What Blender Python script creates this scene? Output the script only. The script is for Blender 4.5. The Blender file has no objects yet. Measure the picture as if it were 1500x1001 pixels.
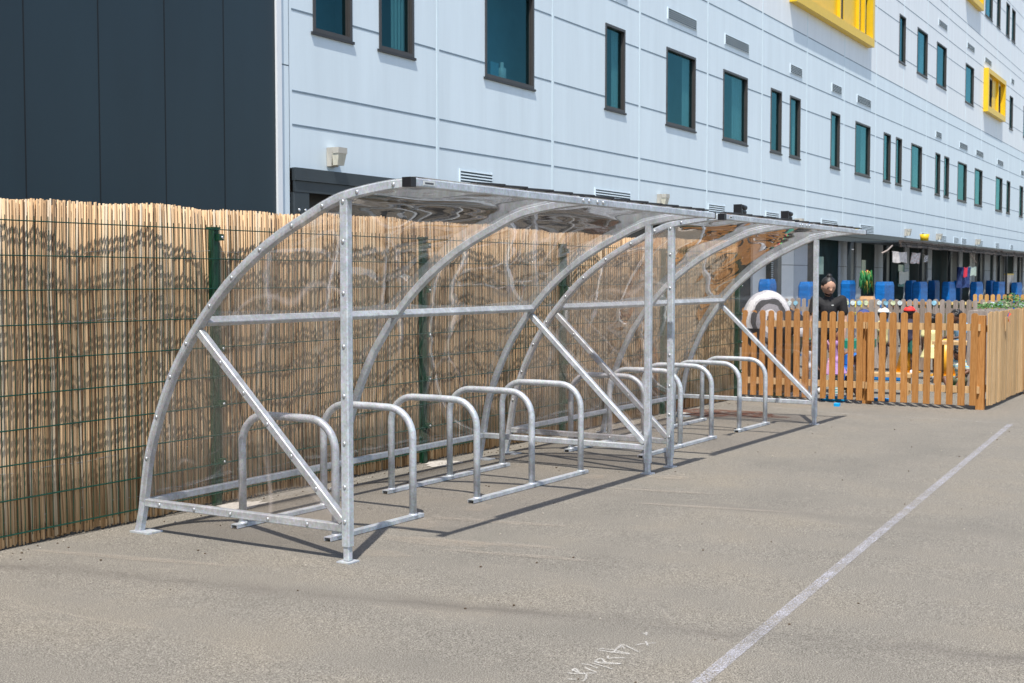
import bpy, bmesh, math, random
import numpy as np
from mathutils import Vector, Matrix
random.seed(7)
R = math.radians
scn = bpy.context.scene
COL = scn.collection

# ------------------------------------------------------------------ camera
H_CAM = 1.52
FPX = 1850.0
TH = math.atan(92.5 / FPX)
PS = math.atan(1090 * math.cos(TH) / FPX)
CF = Vector((math.cos(PS) * math.cos(TH), math.sin(PS) * math.cos(TH), -math.sin(TH)))
CR = Vector((math.sin(PS), -math.cos(PS), 0))
CU = CR.cross(CF)
CC = Vector((0, 0, H_CAM))
cam = bpy.data.cameras.new('camera')
camo = bpy.data.objects.new('camera', cam)
COL.objects.link(camo)
camo.matrix_world = Matrix.Translation(CC) @ Matrix((CR, CU, -CF)).transposed().to_4x4()
cam.sensor_width = 36
cam.lens = FPX / 1500 * 36
cam.clip_end = 2000
cam.dof.use_dof = True
cam.dof.focus_distance = 8.5
cam.dof.aperture_fstop = 7.1
scn.camera = camo


def gz(x):
    return -0.007 * max(-5, min(x, 17.0))


def ray(u, v):
    return CF + CR * ((u - 750) / FPX) - CU * ((v - 500.5) / FPX)


def on(axis, val, u, v):
    r = ray(u, v)
    return CC + r * ((val - CC[axis]) / r[axis])


def ground(u, v):
    r = ray(u, v)
    p = CC + r * (-H_CAM / (r.z + 0.007 * r.x))
    if p.x > 17:
        p = CC + r * (-(H_CAM + 0.119) / r.z)
    return p


def depth(u, d, v=408):
    return CC + ray(u, v) * d


# ------------------------------------------------------------------ materials
def new_mat(name):
    m = bpy.data.materials.new(name)
    m.use_nodes = True
    nt = m.node_tree
    b = nt.nodes['Principled BSDF']
    return m, nt, b


def mk(nt, typ, **kw):
    n = nt.nodes.new(typ)
    for k, v in kw.items():
        if k in ('operation', 'blend_type', 'data_type', 'wave_type', 'bands_direction', 'feature', 'noise_dimensions', 'rings_direction', 'distance'):
            setattr(n, k, v)
        else:
            n.inputs[k.replace('_', ' ')].default_value = v
    return n


def coord(nt, out='Object', scale=(1, 1, 1)):
    t = nt.nodes.new('ShaderNodeTexCoord')
    m = nt.nodes.new('ShaderNodeMapping')
    nt.links.new(t.outputs[out], m.inputs['Vector'])
    m.inputs['Scale'].default_value = scale
    return m.outputs[0]


def ramp(nt, fac, stops):
    r = nt.nodes.new('ShaderNodeValToRGB')
    els = r.color_ramp.elements
    while len(els) < len(stops):
        els.new(0.5)
    for e, (p, c) in zip(els, stops):
        e.position = p
        e.color = (*c, 1) if len(c) == 3 else c
    nt.links.new(fac, r.inputs[0])
    return r.outputs[0]


def plain(name, col, rough=0.6, metal=0.0, var=0.12, scale=6.0, bump=0.0, stretch=(1, 1, 1), spec=0.5):
    m, nt, b = new_mat(name)
    n = mk(nt, 'ShaderNodeTexNoise', Scale=scale, Detail=6.0, Roughness=0.6)
    nt.links.new(coord(nt, 'Object', stretch), n.inputs['Vector'])
    lo = tuple(max(0, c * (1 - var)) for c in col)
    hi = tuple(min(1, c * (1 + var)) for c in col)
    nt.links.new(ramp(nt, n.outputs[0], [(0.3, lo), (0.7, hi)]), b.inputs['Base Color'])
    b.inputs['Roughness'].default_value = rough
    b.inputs['Metallic'].default_value = metal
    b.inputs['Specular IOR Level'].default_value = spec
    if bump:
        bp = mk(nt, 'ShaderNodeBump', Strength=bump, Distance=0.01)
        nt.links.new(n.outputs[0], bp.inputs['Height'])
        nt.links.new(bp.outputs[0], b.inputs['Normal'])
    return m


M = {}
# galvanised steel: mottled spangle with streaks of dull zinc
m, nt, b = new_mat('galvanised_steel')
co = coord(nt)
vor = mk(nt, 'ShaderNodeTexVoronoi', Scale=85.0)
noi = mk(nt, 'ShaderNodeTexNoise', Scale=9.0, Detail=8.0, Roughness=0.65)
nt.links.new(co, vor.inputs['Vector']); nt.links.new(co, noi.inputs['Vector'])
mixc = mk(nt, 'ShaderNodeMix', data_type='RGBA', blend_type='MULTIPLY')
mixc.inputs[0].default_value = 0.25
nt.links.new(ramp(nt, noi.outputs[0], [(0.30, (0.33, 0.39, 0.46)), (0.52, (0.47, 0.55, 0.63)), (0.72, (0.66, 0.74, 0.82))]), mixc.inputs[6])
nt.links.new(vor.outputs['Color'], mixc.inputs[7])
hsv = mk(nt, 'ShaderNodeHueSaturation', Saturation=0.45, Value=1.1)
nt.links.new(mixc.outputs[2], hsv.inputs['Color'])
nt.links.new(hsv.outputs[0], b.inputs['Base Color'])
nt.links.new(ramp(nt, noi.outputs[0], [(0.3, (0.6,) * 3), (0.7, (0.45,) * 3)]), b.inputs['Roughness'])
b.inputs['Metallic'].default_value = 0.35
bp = mk(nt, 'ShaderNodeBump', Strength=0.25, Distance=0.003)
nt.links.new(noi.outputs[0], bp.inputs['Height']); nt.links.new(bp.outputs[0], b.inputs['Normal'])
M['galv'] = m

# asphalt
m, nt, b = new_mat('asphalt')
co = coord(nt)
n1 = mk(nt, 'ShaderNodeTexNoise', Scale=175.0, Detail=2.0, Roughness=0.8)
n2 = mk(nt, 'ShaderNodeTexNoise', Scale=0.9, Detail=8.0, Roughness=0.6)
n3 = mk(nt, 'ShaderNodeTexVoronoi', Scale=110.0)
for n in (n1, n2, n3):
    nt.links.new(co, n.inputs['Vector'])
base = ramp(nt, n1.outputs[0], [(0.32, (0.055, 0.049, 0.041)), (0.5, (0.192, 0.176, 0.149)), (0.68, (0.42, 0.388, 0.335))])
mx = mk(nt, 'ShaderNodeMix', data_type='RGBA', blend_type='MULTIPLY'); mx.inputs[0].default_value = 1.0
nt.links.new(base, mx.inputs[6])
nt.links.new(ramp(nt, n2.outputs[0], [(0.3, (0.86, 0.87, 0.88)), (0.5, (1, 1, 1)), (0.72, (1.10, 1.07, 1.02))]), mx.inputs[7])
# scattered pale chippings
mx1 = mk(nt, 'ShaderNodeMix', data_type='RGBA')
nt.links.new(ramp(nt, n3.outputs['Distance'], [(0.10, (1, 1, 1)), (0.2, (0, 0, 0))]), mx1.inputs[0])
nt.links.new(mx.outputs[2], mx1.inputs[6])
nt.links.new(ramp(nt, n3.outputs['Color'], [(0.3, (0.22, 0.2, 0.18)), (0.8, (0.5, 0.46, 0.41))]), mx1.inputs[7])
# wandering faint dusty streaks across the yard (drawn along Y, warped)
co2 = coord(nt, 'Object', (1.3, 0.28, 1))
n4 = mk(nt, 'ShaderNodeTexNoise', Scale=1.5, Detail=5.0, Roughness=0.55, Distortion=1.2)
nt.links.new(co2, n4.inputs['Vector'])
mx2 = mk(nt, 'ShaderNodeMix', data_type='RGBA')
nt.links.new(ramp(nt, n4.outputs[0], [(0.494, (0, 0, 0)), (0.5, (0.13,) * 3), (0.506, (0, 0, 0))]), mx2.inputs[0])
nt.links.new(mx1.outputs[2], mx2.inputs[6])
mx2.inputs[7].default_value = (0.46, 0.40, 0.32, 1)
# dark seams where the laid strips meet
sx = nt.nodes.new('ShaderNodeSeparateXYZ'); nt.links.new(co, sx.inputs[0])
n5 = mk(nt, 'ShaderNodeTexNoise', Scale=1.6, Detail=7.0, Roughness=0.62); nt.links.new(co, n5.inputs['Vector'])
def seam(x0, slope, prev, wid=0.028, strength=0.6):
    a = mk(nt, 'ShaderNodeMath', operation='MULTIPLY_ADD'); nt.links.new(sx.outputs[1], a.inputs[0]); a.inputs[1].default_value = slope; nt.links.new(sx.outputs[0], a.inputs[2])
    c = mk(nt, 'ShaderNodeMath', operation='MULTIPLY_ADD'); nt.links.new(n5.outputs[0], c.inputs[0]); c.inputs[1].default_value = 0.45; nt.links.new(a.outputs[0], c.inputs[2])
    d = mk(nt, 'ShaderNodeMath', operation='SUBTRACT'); nt.links.new(c.outputs[0], d.inputs[0]); d.inputs[1].default_value = x0 + 0.22
    e = mk(nt, 'ShaderNodeMath', operation='ABSOLUTE'); nt.links.new(d.outputs[0], e.inputs[0])
    f = ramp(nt, e.outputs[0], [(0.0, (strength,) * 3), (wid, (strength * .55,) * 3), (wid * 3.4, (0, 0, 0))])
    g = mk(nt, 'ShaderNodeMath', operation='MULTIPLY'); nt.links.new(f, g.inputs[0])
    nt.links.new(ramp(nt, n2.outputs[0], [(0.36, (0.05,) * 3), (0.56, (1,) * 3)]), g.inputs[1])
    q = mk(nt, 'ShaderNodeMix', data_type='RGBA'); nt.links.new(g.outputs[0], q.inputs[0]); nt.links.new(prev, q.inputs[6]); q.inputs[7].default_value = (0.12, 0.108, 0.095, 1)
    return q.outputs[2]
pA = ground(500, 872); pB = ground(1450, 957)
sl = -(pB.x - pA.x) / (pB.y - pA.y)
out = seam(pA.x + sl * pA.y, sl, mx2.outputs[2], .04, .72)
pA = ground(1000, 735); pB = ground(1480, 782)
sl = -(pB.x - pA.x) / (pB.y - pA.y)
out = seam(pA.x + sl * pA.y, sl, out, 0.05, 0.34)
nt.links.new(out, b.inputs['Base Color'])
b.inputs['Roughness'].default_value = 0.93
b.inputs['Specular IOR Level'].default_value = 0.25
bp = mk(nt, 'ShaderNodeBump', Strength=0.5, Distance=0.004)
nt.links.new(n1.outputs[0], bp.inputs['Height']); nt.links.new(bp.outputs[0], b.inputs['Normal'])
M['asphalt'] = m


# worn marking: coverage broken by the stone texture underneath
def worn(name, col, lo, hi, scale=190.0, alpha=1.0):
    m, nt, b = new_mat(name)
    co = coord(nt)
    n = mk(nt, 'ShaderNodeTexNoise', Scale=scale, Detail=3.0, Roughness=0.7)
    k = mk(nt, 'ShaderNodeTexNoise', Scale=7.0, Detail=5.0, Roughness=0.7)
    nt.links.new(co, n.inputs['Vector']); nt.links.new(co, k.inputs['Vector'])
    a = mk(nt, 'ShaderNodeMath', operation='MULTIPLY_ADD'); nt.links.new(k.outputs[0], a.inputs[0]); a.inputs[1].default_value = 0.35; nt.links.new(n.outputs[0], a.inputs[2])
    nt.links.new(ramp(nt, a.outputs[0], [(lo, (0, 0, 0)), (hi, (alpha,) * 3)]), b.inputs['Alpha'])
    b.inputs['Base Color'].default_value = (*col, 1)
    b.inputs['Roughness'].default_value = 0.85
    return m


M['line'] = worn('worn_white_paint', (0.60, 0.60, 0.68), 0.60, 0.90, 130.0, .85)
M['chalk'] = worn('chalk', (0.78, 0.76, 0.72), 0.52, 0.84, alpha=.6)
M['faint'] = worn('faded_chalk_line', (0.7, 0.68, 0.63), 0.62, 0.8, alpha=0.6)
M['dust'] = worn('pale_dust', (0.56, 0.47, 0.37), 0.5, 1.0, 60.0, alpha=0.32)
M['rust'] = worn('red_brown_stain', (0.16, 0.055, 0.03), 0.52, 0.8, 12.0, alpha=0.8)

# reeds
m, nt, b = new_mat('dry_reed')
ge = nt.nodes.new('ShaderNodeNewGeometry')
nr = mk(nt, 'ShaderNodeTexNoise', Scale=5.0, Detail=6.0, Roughness=0.7)
nt.links.new(coord(nt, 'Object', (14, 14, 1.2)), nr.inputs['Vector'])
c1 = ramp(nt, ge.outputs['Random Per Island'], [(0.0, (0.14, 0.08, 0.04)), (0.12, (0.36, 0.23, 0.12)), (0.40, (0.60, 0.40, 0.225)), (0.8, (0.72, 0.51, 0.30)), (0.93, (0.54, 0.46, 0.35)), (1.0, (0.70, 0.56, 0.36))])
mx = mk(nt, 'ShaderNodeMix', data_type='RGBA', blend_type='MULTIPLY'); mx.inputs[0].default_value = 1
nt.links.new(c1, mx.inputs[6])
nt.links.new(ramp(nt, nr.outputs[0], [(0.26, (0.62, 0.56, 0.50)), (0.40, (0.90, 0.88, 0.86)), (0.6, (1.03, 1.03, 1.03))]), mx.inputs[7])
nt.links.new(mx.outputs[2], b.inputs['Base Color'])
b.inputs['Roughness'].default_value = 0.55
b.inputs['Specular IOR Level'].default_value = 0.35
M['reed'] = m
M['reed_dark'] = plain('reed_litter', (0.07, 0.045, 0.025), 0.9, var=0.5, scale=12, stretch=(20, 20, 1))

M['green'] = plain('dark_green_coating', (0.003, 0.042, 0.024), 0.4, var=0.15, scale=20)
M['green_post'] = plain('green_post_coating', (0.004, 0.05, 0.024), 0.4, var=0.25, scale=14)
M['bolt'] = plain('zinc_bolt', (0.62, 0.64, 0.66), 0.32, 0.7, var=0.1)
M['black'] = plain('black_plastic', (0.012, 0.012, 0.014), 0.45, var=0.2)
M['trim'] = plain('dark_rubber_trim', (0.02, 0.019, 0.02), 0.6, var=0.3)
M['sticker'] = plain('pale_sticker', (0.62, 0.64, 0.62), 0.5)
M['ink'] = plain('dark_ink', (0.06, 0.06, 0.07), 0.5)

# clear polycarbonate sheet with scuffs and film residue
def sheet_mat(name, ripple, amp, haze, scl=(1, 1, 1), g0=.6):
    m, nt, b = new_mat(name)
    nt.nodes.remove(b)
    out = nt.nodes['Material Output']
    co = coord(nt)
    tr = nt.nodes.new('ShaderNodeBsdfTransparent'); tr.inputs[0].default_value = (0.955, 0.93, 0.92, 1)
    gl = nt.nodes.new('ShaderNodeBsdfGlossy'); gl.inputs['Roughness'].default_value = 0.012
    gl.inputs[0].default_value = (1, 1, 1, 1)
    df = nt.nodes.new('ShaderNodeBsdfDiffuse'); df.inputs[0].default_value = (0.95, 0.84, 0.80, 1)
    n = mk(nt, 'ShaderNodeTexNoise', Scale=ripple, Detail=0.0, Roughness=0.4, Distortion=0.12)
    nt.links.new(coord(nt, 'Object', scl), n.inputs['Vector'])
    bp = mk(nt, 'ShaderNodeBump', Strength=1.0, Distance=amp)
    nt.links.new(n.outputs[0], bp.inputs['Height'])
    nt.links.new(bp.outputs[0], gl.inputs['Normal'])
    fr = nt.nodes.new('ShaderNodeLayerWeight'); fr.inputs[0].default_value = 0.5
    nt.links.new(ramp(nt, fr.outputs['Facing'], [(g0, (0.975, 0.955, 0.945)), (max(.88, g0 + .05), (0.58, 0.51, 0.45)), (1.0, (0.28, 0.24, 0.21))]), tr.inputs[0])
    nt.links.new(bp.outputs[0], fr.inputs['Normal'])
    f0 = mk(nt, 'ShaderNodeMath', operation='POWER'); nt.links.new(fr.outputs['Facing'], f0.inputs[0]); f0.inputs[1].default_value = 3.4
    f1 = mk(nt, 'ShaderNodeMath', operation='MULTIPLY_ADD'); nt.links.new(f0.outputs[0], f1.inputs[0]); f1.inputs[1].default_value = 0.92; f1.inputs[2].default_value = 0.07
    m1 = nt.nodes.new('ShaderNodeMixShader')
    nt.links.new(f1.outputs[0], m1.inputs[0]); nt.links.new(tr.outputs[0], m1.inputs[1]); nt.links.new(gl.outputs[0], m1.inputs[2])
    # thin wandering white lines: scuffs with sun glints painted in, + overall film haze
    w = mk(nt, 'ShaderNodeTexNoise', Scale=0.85, Detail=1.2, Roughness=0.4, Distortion=0.35)
    nt.links.new(co, w.inputs['Vector'])
    g = mk(nt, 'ShaderNodeTexNoise', Scale=2.4, Detail=3.0); nt.links.new(co, g.inputs['Vector'])
    l1 = ramp(nt, w.outputs[0], [(0.452, (0, 0, 0)), (0.460, (0.17,) * 3), (0.469, (0, 0, 0))])
    l2 = ramp(nt, w.outputs[0], [(0.571, (0, 0, 0)), (0.578, (0.13,) * 3), (0.586, (0, 0, 0))])
    ad = mk(nt, 'ShaderNodeMath', operation='ADD'); nt.links.new(l1, ad.inputs[0]); nt.links.new(l2, ad.inputs[1])
    mu = mk(nt, 'ShaderNodeMath', operation='MULTIPLY'); nt.links.new(ad.outputs[0], mu.inputs[0])
    nt.links.new(ramp(nt, g.outputs[0], [(0.42, (0, 0, 0)), (0.6, (1, 1, 1))]), mu.inputs[1])
    a2 = mk(nt, 'ShaderNodeMath', operation='ADD'); nt.links.new(mu.outputs[0], a2.inputs[0])
    nt.links.new(ramp(nt, g.outputs[0], [(0.3, (haze * .5,) * 3), (0.7, (haze * 1.5,) * 3)]), a2.inputs[1])
    m2 = nt.nodes.new('ShaderNodeMixShader')
    nt.links.new(a2.outputs[0], m2.inputs[0]); nt.links.new(m1.outputs[0], m2.inputs[1]); nt.links.new(df.outputs[0], m2.inputs[2])
    nt.links.new(m2.outputs[0], out.inputs['Surface'])
    return m


M['sheet'] = sheet_mat('clear_curved_sheet', 1.5, 0.050, 0.012, (.5, 1, 1), .70)
M['sheet_end'] = sheet_mat('clear_end_sheet', 1.0, 0.010, 0.014, (1, 1, 1), .84)

# building
M['wall_low'] = plain('pale_blue_cladding', (0.71, 0.81, 0.865), 0.5, var=0.045, scale=1.6, stretch=(2.5, 2.5, .22))
M['wall_high'] = plain('pale_grey_cladding', (0.80, 0.84, 0.86), 0.5, var=0.045, scale=1.6, stretch=(2.5, 2.5, .22))
M['joint_dark'] = plain('panel_joint', (0.17, 0.23, 0.28), 0.7)
M['joint_light'] = plain('white_cover_strip', (0.72, 0.84, 0.89), 0.45, var=0.03)
M['trim_white'] = plain('white_corner_trim', (0.80, 0.83, 0.85), 0.4, var=0.02)
M['charcoal'] = plain('charcoal_blue_panel', (0.012, 0.028, 0.039), 0.42, var=0.10, scale=1.1, stretch=(1.5, 1, .35))
M['charcoal_dark'] = plain('black_joint', (0.004, 0.006, 0.008), 0.8)
M['frame'] = plain('bronze_window_frame', (0.055, 0.052, 0.050), 0.45, var=0.08)
M['sill'] = plain('dark_sill', (0.035, 0.035, 0.037), 0.5)
M['steel_dark'] = plain('dark_grey_steel', (0.035, 0.045, 0.052), 0.4, var=0.1)
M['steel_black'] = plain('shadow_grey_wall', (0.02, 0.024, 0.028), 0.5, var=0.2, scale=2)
M['vent_pale'] = plain('vent_surround', (0.68, 0.78, 0.84), 0.5, var=0.04)
M['vent_dark'] = plain('vent_slot', (0.035, 0.06, 0.075), 0.6)
M['yellow'] = plain('yellow_metal', (0.80, 0.52, 0.015), 0.4, var=0.05)
M['yellow_in'] = plain('yellow_infill', (0.55, 0.42, 0.10), 0.5, var=0.08)
M['interior'] = plain('room_teal', (0.20, 0.36, 0.42), 0.8, var=0.3, scale=0.8)
M['curtain'] = plain('pale_curtain', (0.55, 0.66, 0.60), 0.8, var=0.15, scale=3, stretch=(6, 6, .3))
M['panel_grey'] = plain('ground_floor_panel', (0.42, 0.47, 0.53), 0.5, var=0.06, scale=1)
M['panel_white'] = plain('ground_floor_white_panel', (0.72, 0.75, 0.76), 0.5, var=0.05, scale=1)
M['brown_roof'] = plain('brown_canopy_edge', (0.060, 0.045, 0.038), 0.7, var=0.5, scale=4, stretch=(3, 3, 3))
M['lamp_body'] = plain('grey_lamp_body', (0.45, 0.43, 0.38), 0.5, var=0.08)
M['lamp_lens'] = plain('ribbed_lamp_lens', (0.62, 0.59, 0.48), 0.25, var=0.12, scale=30, stretch=(1, 1, .2))
M['blue_pad'] = plain('blue_vinyl', (0.003, 0.13, 0.42), 0.5, var=0.25, scale=5, bump=0.5, stretch=(1, 1, 3), spec=.3)
M['glass_dark'] = plain('dark_door_glass', (0.008, 0.024, 0.026), 0.65, var=0.5, scale=2, spec=.12)
M['glass_lit'] = plain('door_glass_painted_lit', (0.24, 0.42, 0.37), 0.1, var=0.3, scale=3)  # paler door glass: the lit part of the panes is put into the colour

m, nt, b = new_mat('teal_window_glass')
nt.nodes.remove(b)
tr = nt.nodes.new('ShaderNodeBsdfTransparent'); tr.inputs[0].default_value = (0.55, 0.70, 0.735, 1)
gl = nt.nodes.new('ShaderNodeBsdfGlossy'); gl.inputs['Roughness'].default_value = 0.02; gl.inputs[0].default_value = (0.32, 0.70, 0.74, 1)
fr = nt.nodes.new('ShaderNodeLayerWeight'); fr.inputs[0].default_value = .5
fp = mk(nt, 'ShaderNodeMath', operation='POWER'); nt.links.new(fr.outputs['Facing'], fp.inputs[0]); fp.inputs[1].default_value = 5.0
fq = mk(nt, 'ShaderNodeMath', operation='MULTIPLY_ADD'); nt.links.new(fp.outputs[0], fq.inputs[0]); fq.inputs[1].default_value = .85; fq.inputs[2].default_value = .05
m1 = nt.nodes.new('ShaderNodeMixShader')
nt.links.new(fq.outputs[0], m1.inputs[0]); nt.links.new(tr.outputs[0], m1.inputs[1]); nt.links.new(gl.outputs[0], m1.inputs[2])
nt.links.new(m1.outputs[0], nt.nodes['Material Output'].inputs['Surface'])
M['glass'] = m


# timber
def timber(name, lo, mid, hi):
    m, nt, b = new_mat(name)
    ge = nt.nodes.new('ShaderNodeNewGeometry')
    n = mk(nt, 'ShaderNodeTexNoise', Scale=4.0, Detail=7.0, Roughness=0.65, Distortion=0.6)
    nt.links.new(coord(nt, 'Object', (16, 16, 1.3)), n.inputs['Vector'])
    v = mk(nt, 'ShaderNodeTexVoronoi', Scale=3.2); nt.links.new(coord(nt, 'Object', (3, 3, 1)), v.inputs['Vector'])
    a = mk(nt, 'ShaderNodeMix', data_type='RGBA', blend_type='MULTIPLY'); a.inputs[0].default_value = 1
    nt.links.new(ramp(nt, n.outputs[0], [(0.25, lo), (0.5, mid), (0.75, hi)]), a.inputs[6])
    nt.links.new(ramp(nt, ge.outputs['Random Per Island'], [(0, (0.78, 0.76, 0.72)), (1, (1.12, 1.12, 1.12))]), a.inputs[7])
    k = mk(nt, 'ShaderNodeMix', data_type='RGBA')
    nt.links.new(ramp(nt, v.outputs['Distance'], [(0.03, (0.75,) * 3), (0.085, (0, 0, 0))]), k.inputs[0])
    nt.links.new(a.outputs[2], k.inputs[6]); k.inputs[7].default_value = (lo[0] * .7, lo[1] * .6, lo[2] * .5, 1)
    nt.links.new(k.outputs[2], b.inputs['Base Color'])
    b.inputs['Roughness'].default_value = 0.75
    b.inputs['Specular IOR Level'].default_value = 0.25
    return m


M['wood'] = timber('golden_timber', (0.29, 0.12, 0.03), (0.46, 0.215, 0.065), (0.59, 0.31, 0.12))
M['wood_pale'] = timber('pale_timber', (0.42, 0.25, 0.11), (0.58, 0.38, 0.19), (0.70, 0.50, 0.28))
M['wood_grey'] = timber('weathered_timber', (0.20, 0.165, 0.14), (0.33, 0.28, 0.25), (0.45, 0.40, 0.36))
M['wood_back'] = timber('orange_timber', (0.42, 0.22, 0.06), (0.58, 0.33, 0.11), (0.68, 0.43, 0.18))


# ------------------------------------------------------------------ mesh helpers
class MB:
    def __init__(self):
        self.v = []; self.f = []; self.mi = []

    def add(self, vs, fs, mi=0):
        o = len(self.v)
        self.v += [tuple(p) for p in vs]
        for f in fs:
            self.f.append(tuple(i + o for i in f)); self.mi.append(mi)

    def box(self, a, b, mi=0, mtx=None):
        x0, y0, z0 = a; x1, y1, z1 = b
        vs = [(x0, y0, z0), (x1, y0, z0), (x1, y1, z0), (x0, y1, z0), (x0, y0, z1), (x1, y0, z1), (x1, y1, z1), (x0, y1, z1)]
        if mtx is not None:
            vs = [mtx @ Vector(p) for p in vs]
        self.add(vs, [(0, 3, 2, 1), (4, 5, 6, 7), (0, 1, 5, 4), (1, 2, 6, 5), (2, 3, 7, 6), (3, 0, 4, 7)], mi)

    def sweep(self, path, w, h, up=None, closed_ends=True, mi=0, chamf=0.12, side=None):
        """rectangular tube (w along side, h along normal) swept along a path, with small chamfered corners"""
        path = [Vector(p) for p in path]
        rings = []
        c = chamf * min(w, h)
        prof = [(-w / 2 + c, -h / 2), (w / 2 - c, -h / 2), (w / 2, -h / 2 + c), (w / 2, h / 2 - c), (w / 2 - c, h / 2), (-w / 2 + c, h / 2), (-w / 2, h / 2 - c), (-w / 2, -h / 2 + c)]
        n = len(path)
        for i, p in enumerate(path):
            t = (path[min(i + 1, n - 1)] - path[max(i - 1, 0)]).normalized()
            if side is not None:
                s = Vector(side)
                s = (s - t * s.dot(t)).normalized()
                u = s.cross(t).normalized()
            else:
                u = Vector(up) if up else Vector((0, 0, 1))
                if abs(u.dot(t)) > 0.98:
                    u = Vector((0, 1, 0))
                s = t.cross(u).normalized(); u = s.cross(t).normalized()
            rings.append([p + s * a + u * b_ for a, b_ in prof])
        self._rings(rings, closed_ends, mi)

    def _rings(self, rings, caps=True, mi=0):
        k = len(rings[0]); vs = [p for r in rings for p in r]; fs = []
        for i in range(len(rings) - 1):
            for j in range(k):
                a = i * k + j; b_ = i * k + (j + 1) % k
                fs.append((a, b_, b_ + k, a + k))
        if caps:
            fs.append(tuple(range(k - 1, -1, -1)))
            o = (len(rings) - 1) * k
            fs.append(tuple(range(o, o + k)))
        self.add(vs, fs, mi)

    def tube(self, path, r, seg=12, mi=0, caps=True):
        path = [Vector(p) for p in path]
        n = len(path); rings = []
        rr = r if isinstance(r, (list, tuple)) else [r] * n
        s = None
        for i, p in enumerate(path):
            t = (path[min(i + 1, n - 1)] - path[max(i - 1, 0)]).normalized()
            if s is None:
                a = Vector((0, 0, 1)) if abs(t.z) < 0.9 else Vector((1, 0, 0))
                s = t.cross(a).normalized()
            else:
                s = (s - t * s.dot(t)).normalized()
            u = t.cross(s)
            rings.append([p + (s * math.cos(2 * math.pi * j / seg) + u * math.sin(2 * math.pi * j / seg)) * rr[i] for j in range(seg)])
        self._rings(rings, caps, mi)

    def ball(self, c, r, sc=(1, 1, 1), seg=12, rings=8, mi=0, mtx=None):
        vs = []; fs = []
        c = Vector(c)
        for i in range(rings + 1):
            th = math.pi * i / rings
            for j in range(seg):
                ph = 2 * math.pi * j / seg
                q = Vector((math.sin(th) * math.cos(ph) * r * sc[0], math.sin(th) * math.sin(ph) * r * sc[1], math.cos(th) * r * sc[2]))
                if mtx is not None:
                    q = mtx @ q
                vs.append(c + q)
        for i in range(rings):
            for j in range(seg):
                a = i * seg + j; b_ = i * seg + (j + 1) % seg
                fs.append((a, a + seg, b_ + seg, b_))
        self.add(vs, fs, mi)

    def build(self, name, mats, parent=None, smooth=False, local=None):
        me = bpy.data.meshes.new(name)
        vs = self.v
        if local is not None:
            inv = local.inverted()
            vs = [inv @ Vector(p) for p in vs]
        me.from_pydata([tuple(p) for p in vs], [], self.f)
        if not isinstance(mats, (list, tuple)):
            mats = [mats]
        for mm in mats:
            me.materials.append(mm)
        me.polygons.foreach_set('material_index', self.mi)
        if smooth:
            me.polygons.foreach_set('use_smooth', [True] * len(me.polygons))
        me.update()
        o = bpy.data.objects.new(name, me)
        COL.objects.link(o)
        if parent:
            o.parent = parent
        return o


def tag(o, label=None, cat=None, group=None, kind=None):
    if label: o['label'] = label
    if cat: o['category'] = cat
    if group: o['group'] = group
    if kind: o['kind'] = kind
    return o


def thing(name, label, cat, loc=(0, 0, 0), rz=0, group=None):
    o = bpy.data.objects.new(name, None)
    o.empty_display_size = 0.2
    COL.objects.link(o)
    o.location = loc; o.rotation_euler = (0, 0, rz)
    return tag(o, label, cat, group)


def children(o):
    return [c for c in COL.objects if c.parent == o]


def copy_tree(o, parent=None):
    kids = children(o)
    c = o.copy(); COL.objects.link(c); c.parent = parent
    for k in kids:
        copy_tree(k, c)
    return c


def spline(pts, n=6):
    pts = [Vector(p) for p in pts]
    out = []
    P = [pts[0] * 2 - pts[1]] + pts + [pts[-1] * 2 - pts[-2]]
    for i in range(1, len(P) - 2):
        for k in range(n):
            t = k / n
            a, b_, c, d = P[i - 1], P[i], P[i + 1], P[i + 2]
            out.append(0.5 * ((2 * b_) + (-a + c) * t + (2 * a - 5 * b_ + 4 * c - d) * t * t + (-a + 3 * b_ - 3 * c + d) * t ** 3))
    out.append(pts[-1])
    return out


# ------------------------------------------------------------------ ground and markings
g = MB()
xs = [-400, -5, 17, 500]; ys = [-400, 500]
vs = [(x, y, gz(x)) for x in xs for y in ys]
g.add(vs, [(2 * i, 2 * i + 2, 2 * i + 3, 2 * i + 1) for i in range(3)])
go = g.build('ground', M['asphalt']); tag(go, kind='structure')


def ribbon(name, pts, w, mat, lift=0.004, taper=False, z=None):
    mb = MB()
    pts = [Vector((p[0], p[1], 0)) for p in pts]
    L = []; Rr = []
    n = len(pts)
    for i, p in enumerate(pts):
        t = (pts[min(i + 1, n - 1)] - pts[max(i - 1, 0)]); t.z = 0; t.normalize()
        s = Vector((-t.y, t.x, 0))
        ww = w * (0.35 + 0.65 * math.sin(math.pi * (i + .6) / (n + .2))) if taper else w
        for lst, q in ((L, p + s * ww / 2), (Rr, p - s * ww / 2)):
            lst.append((q.x, q.y, gz(q.x) + lift))
    mb.add(L + Rr, [(i, i + n, i + n + 1, i + 1) for i in range(n - 1)])
    return mb.build(name, mat)


a = ground(1480, 622); b0 = ground(1025, 1001)
d = (a - b0).normalized()
pts = [b0 - d * 2.5 + (a - b0 + d * 2.5) * (i / 30) for i in range(31)]
tag(ribbon('painted_line', pts, 0.062, M['line']), kind='structure')
tag(ribbon('cross_line', [ground(1130, 597), ground(1240, 607), ground(1500, 622), ground(1640, 632)], 0.035, M['faint'], 0.005), kind='structure')

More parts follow.
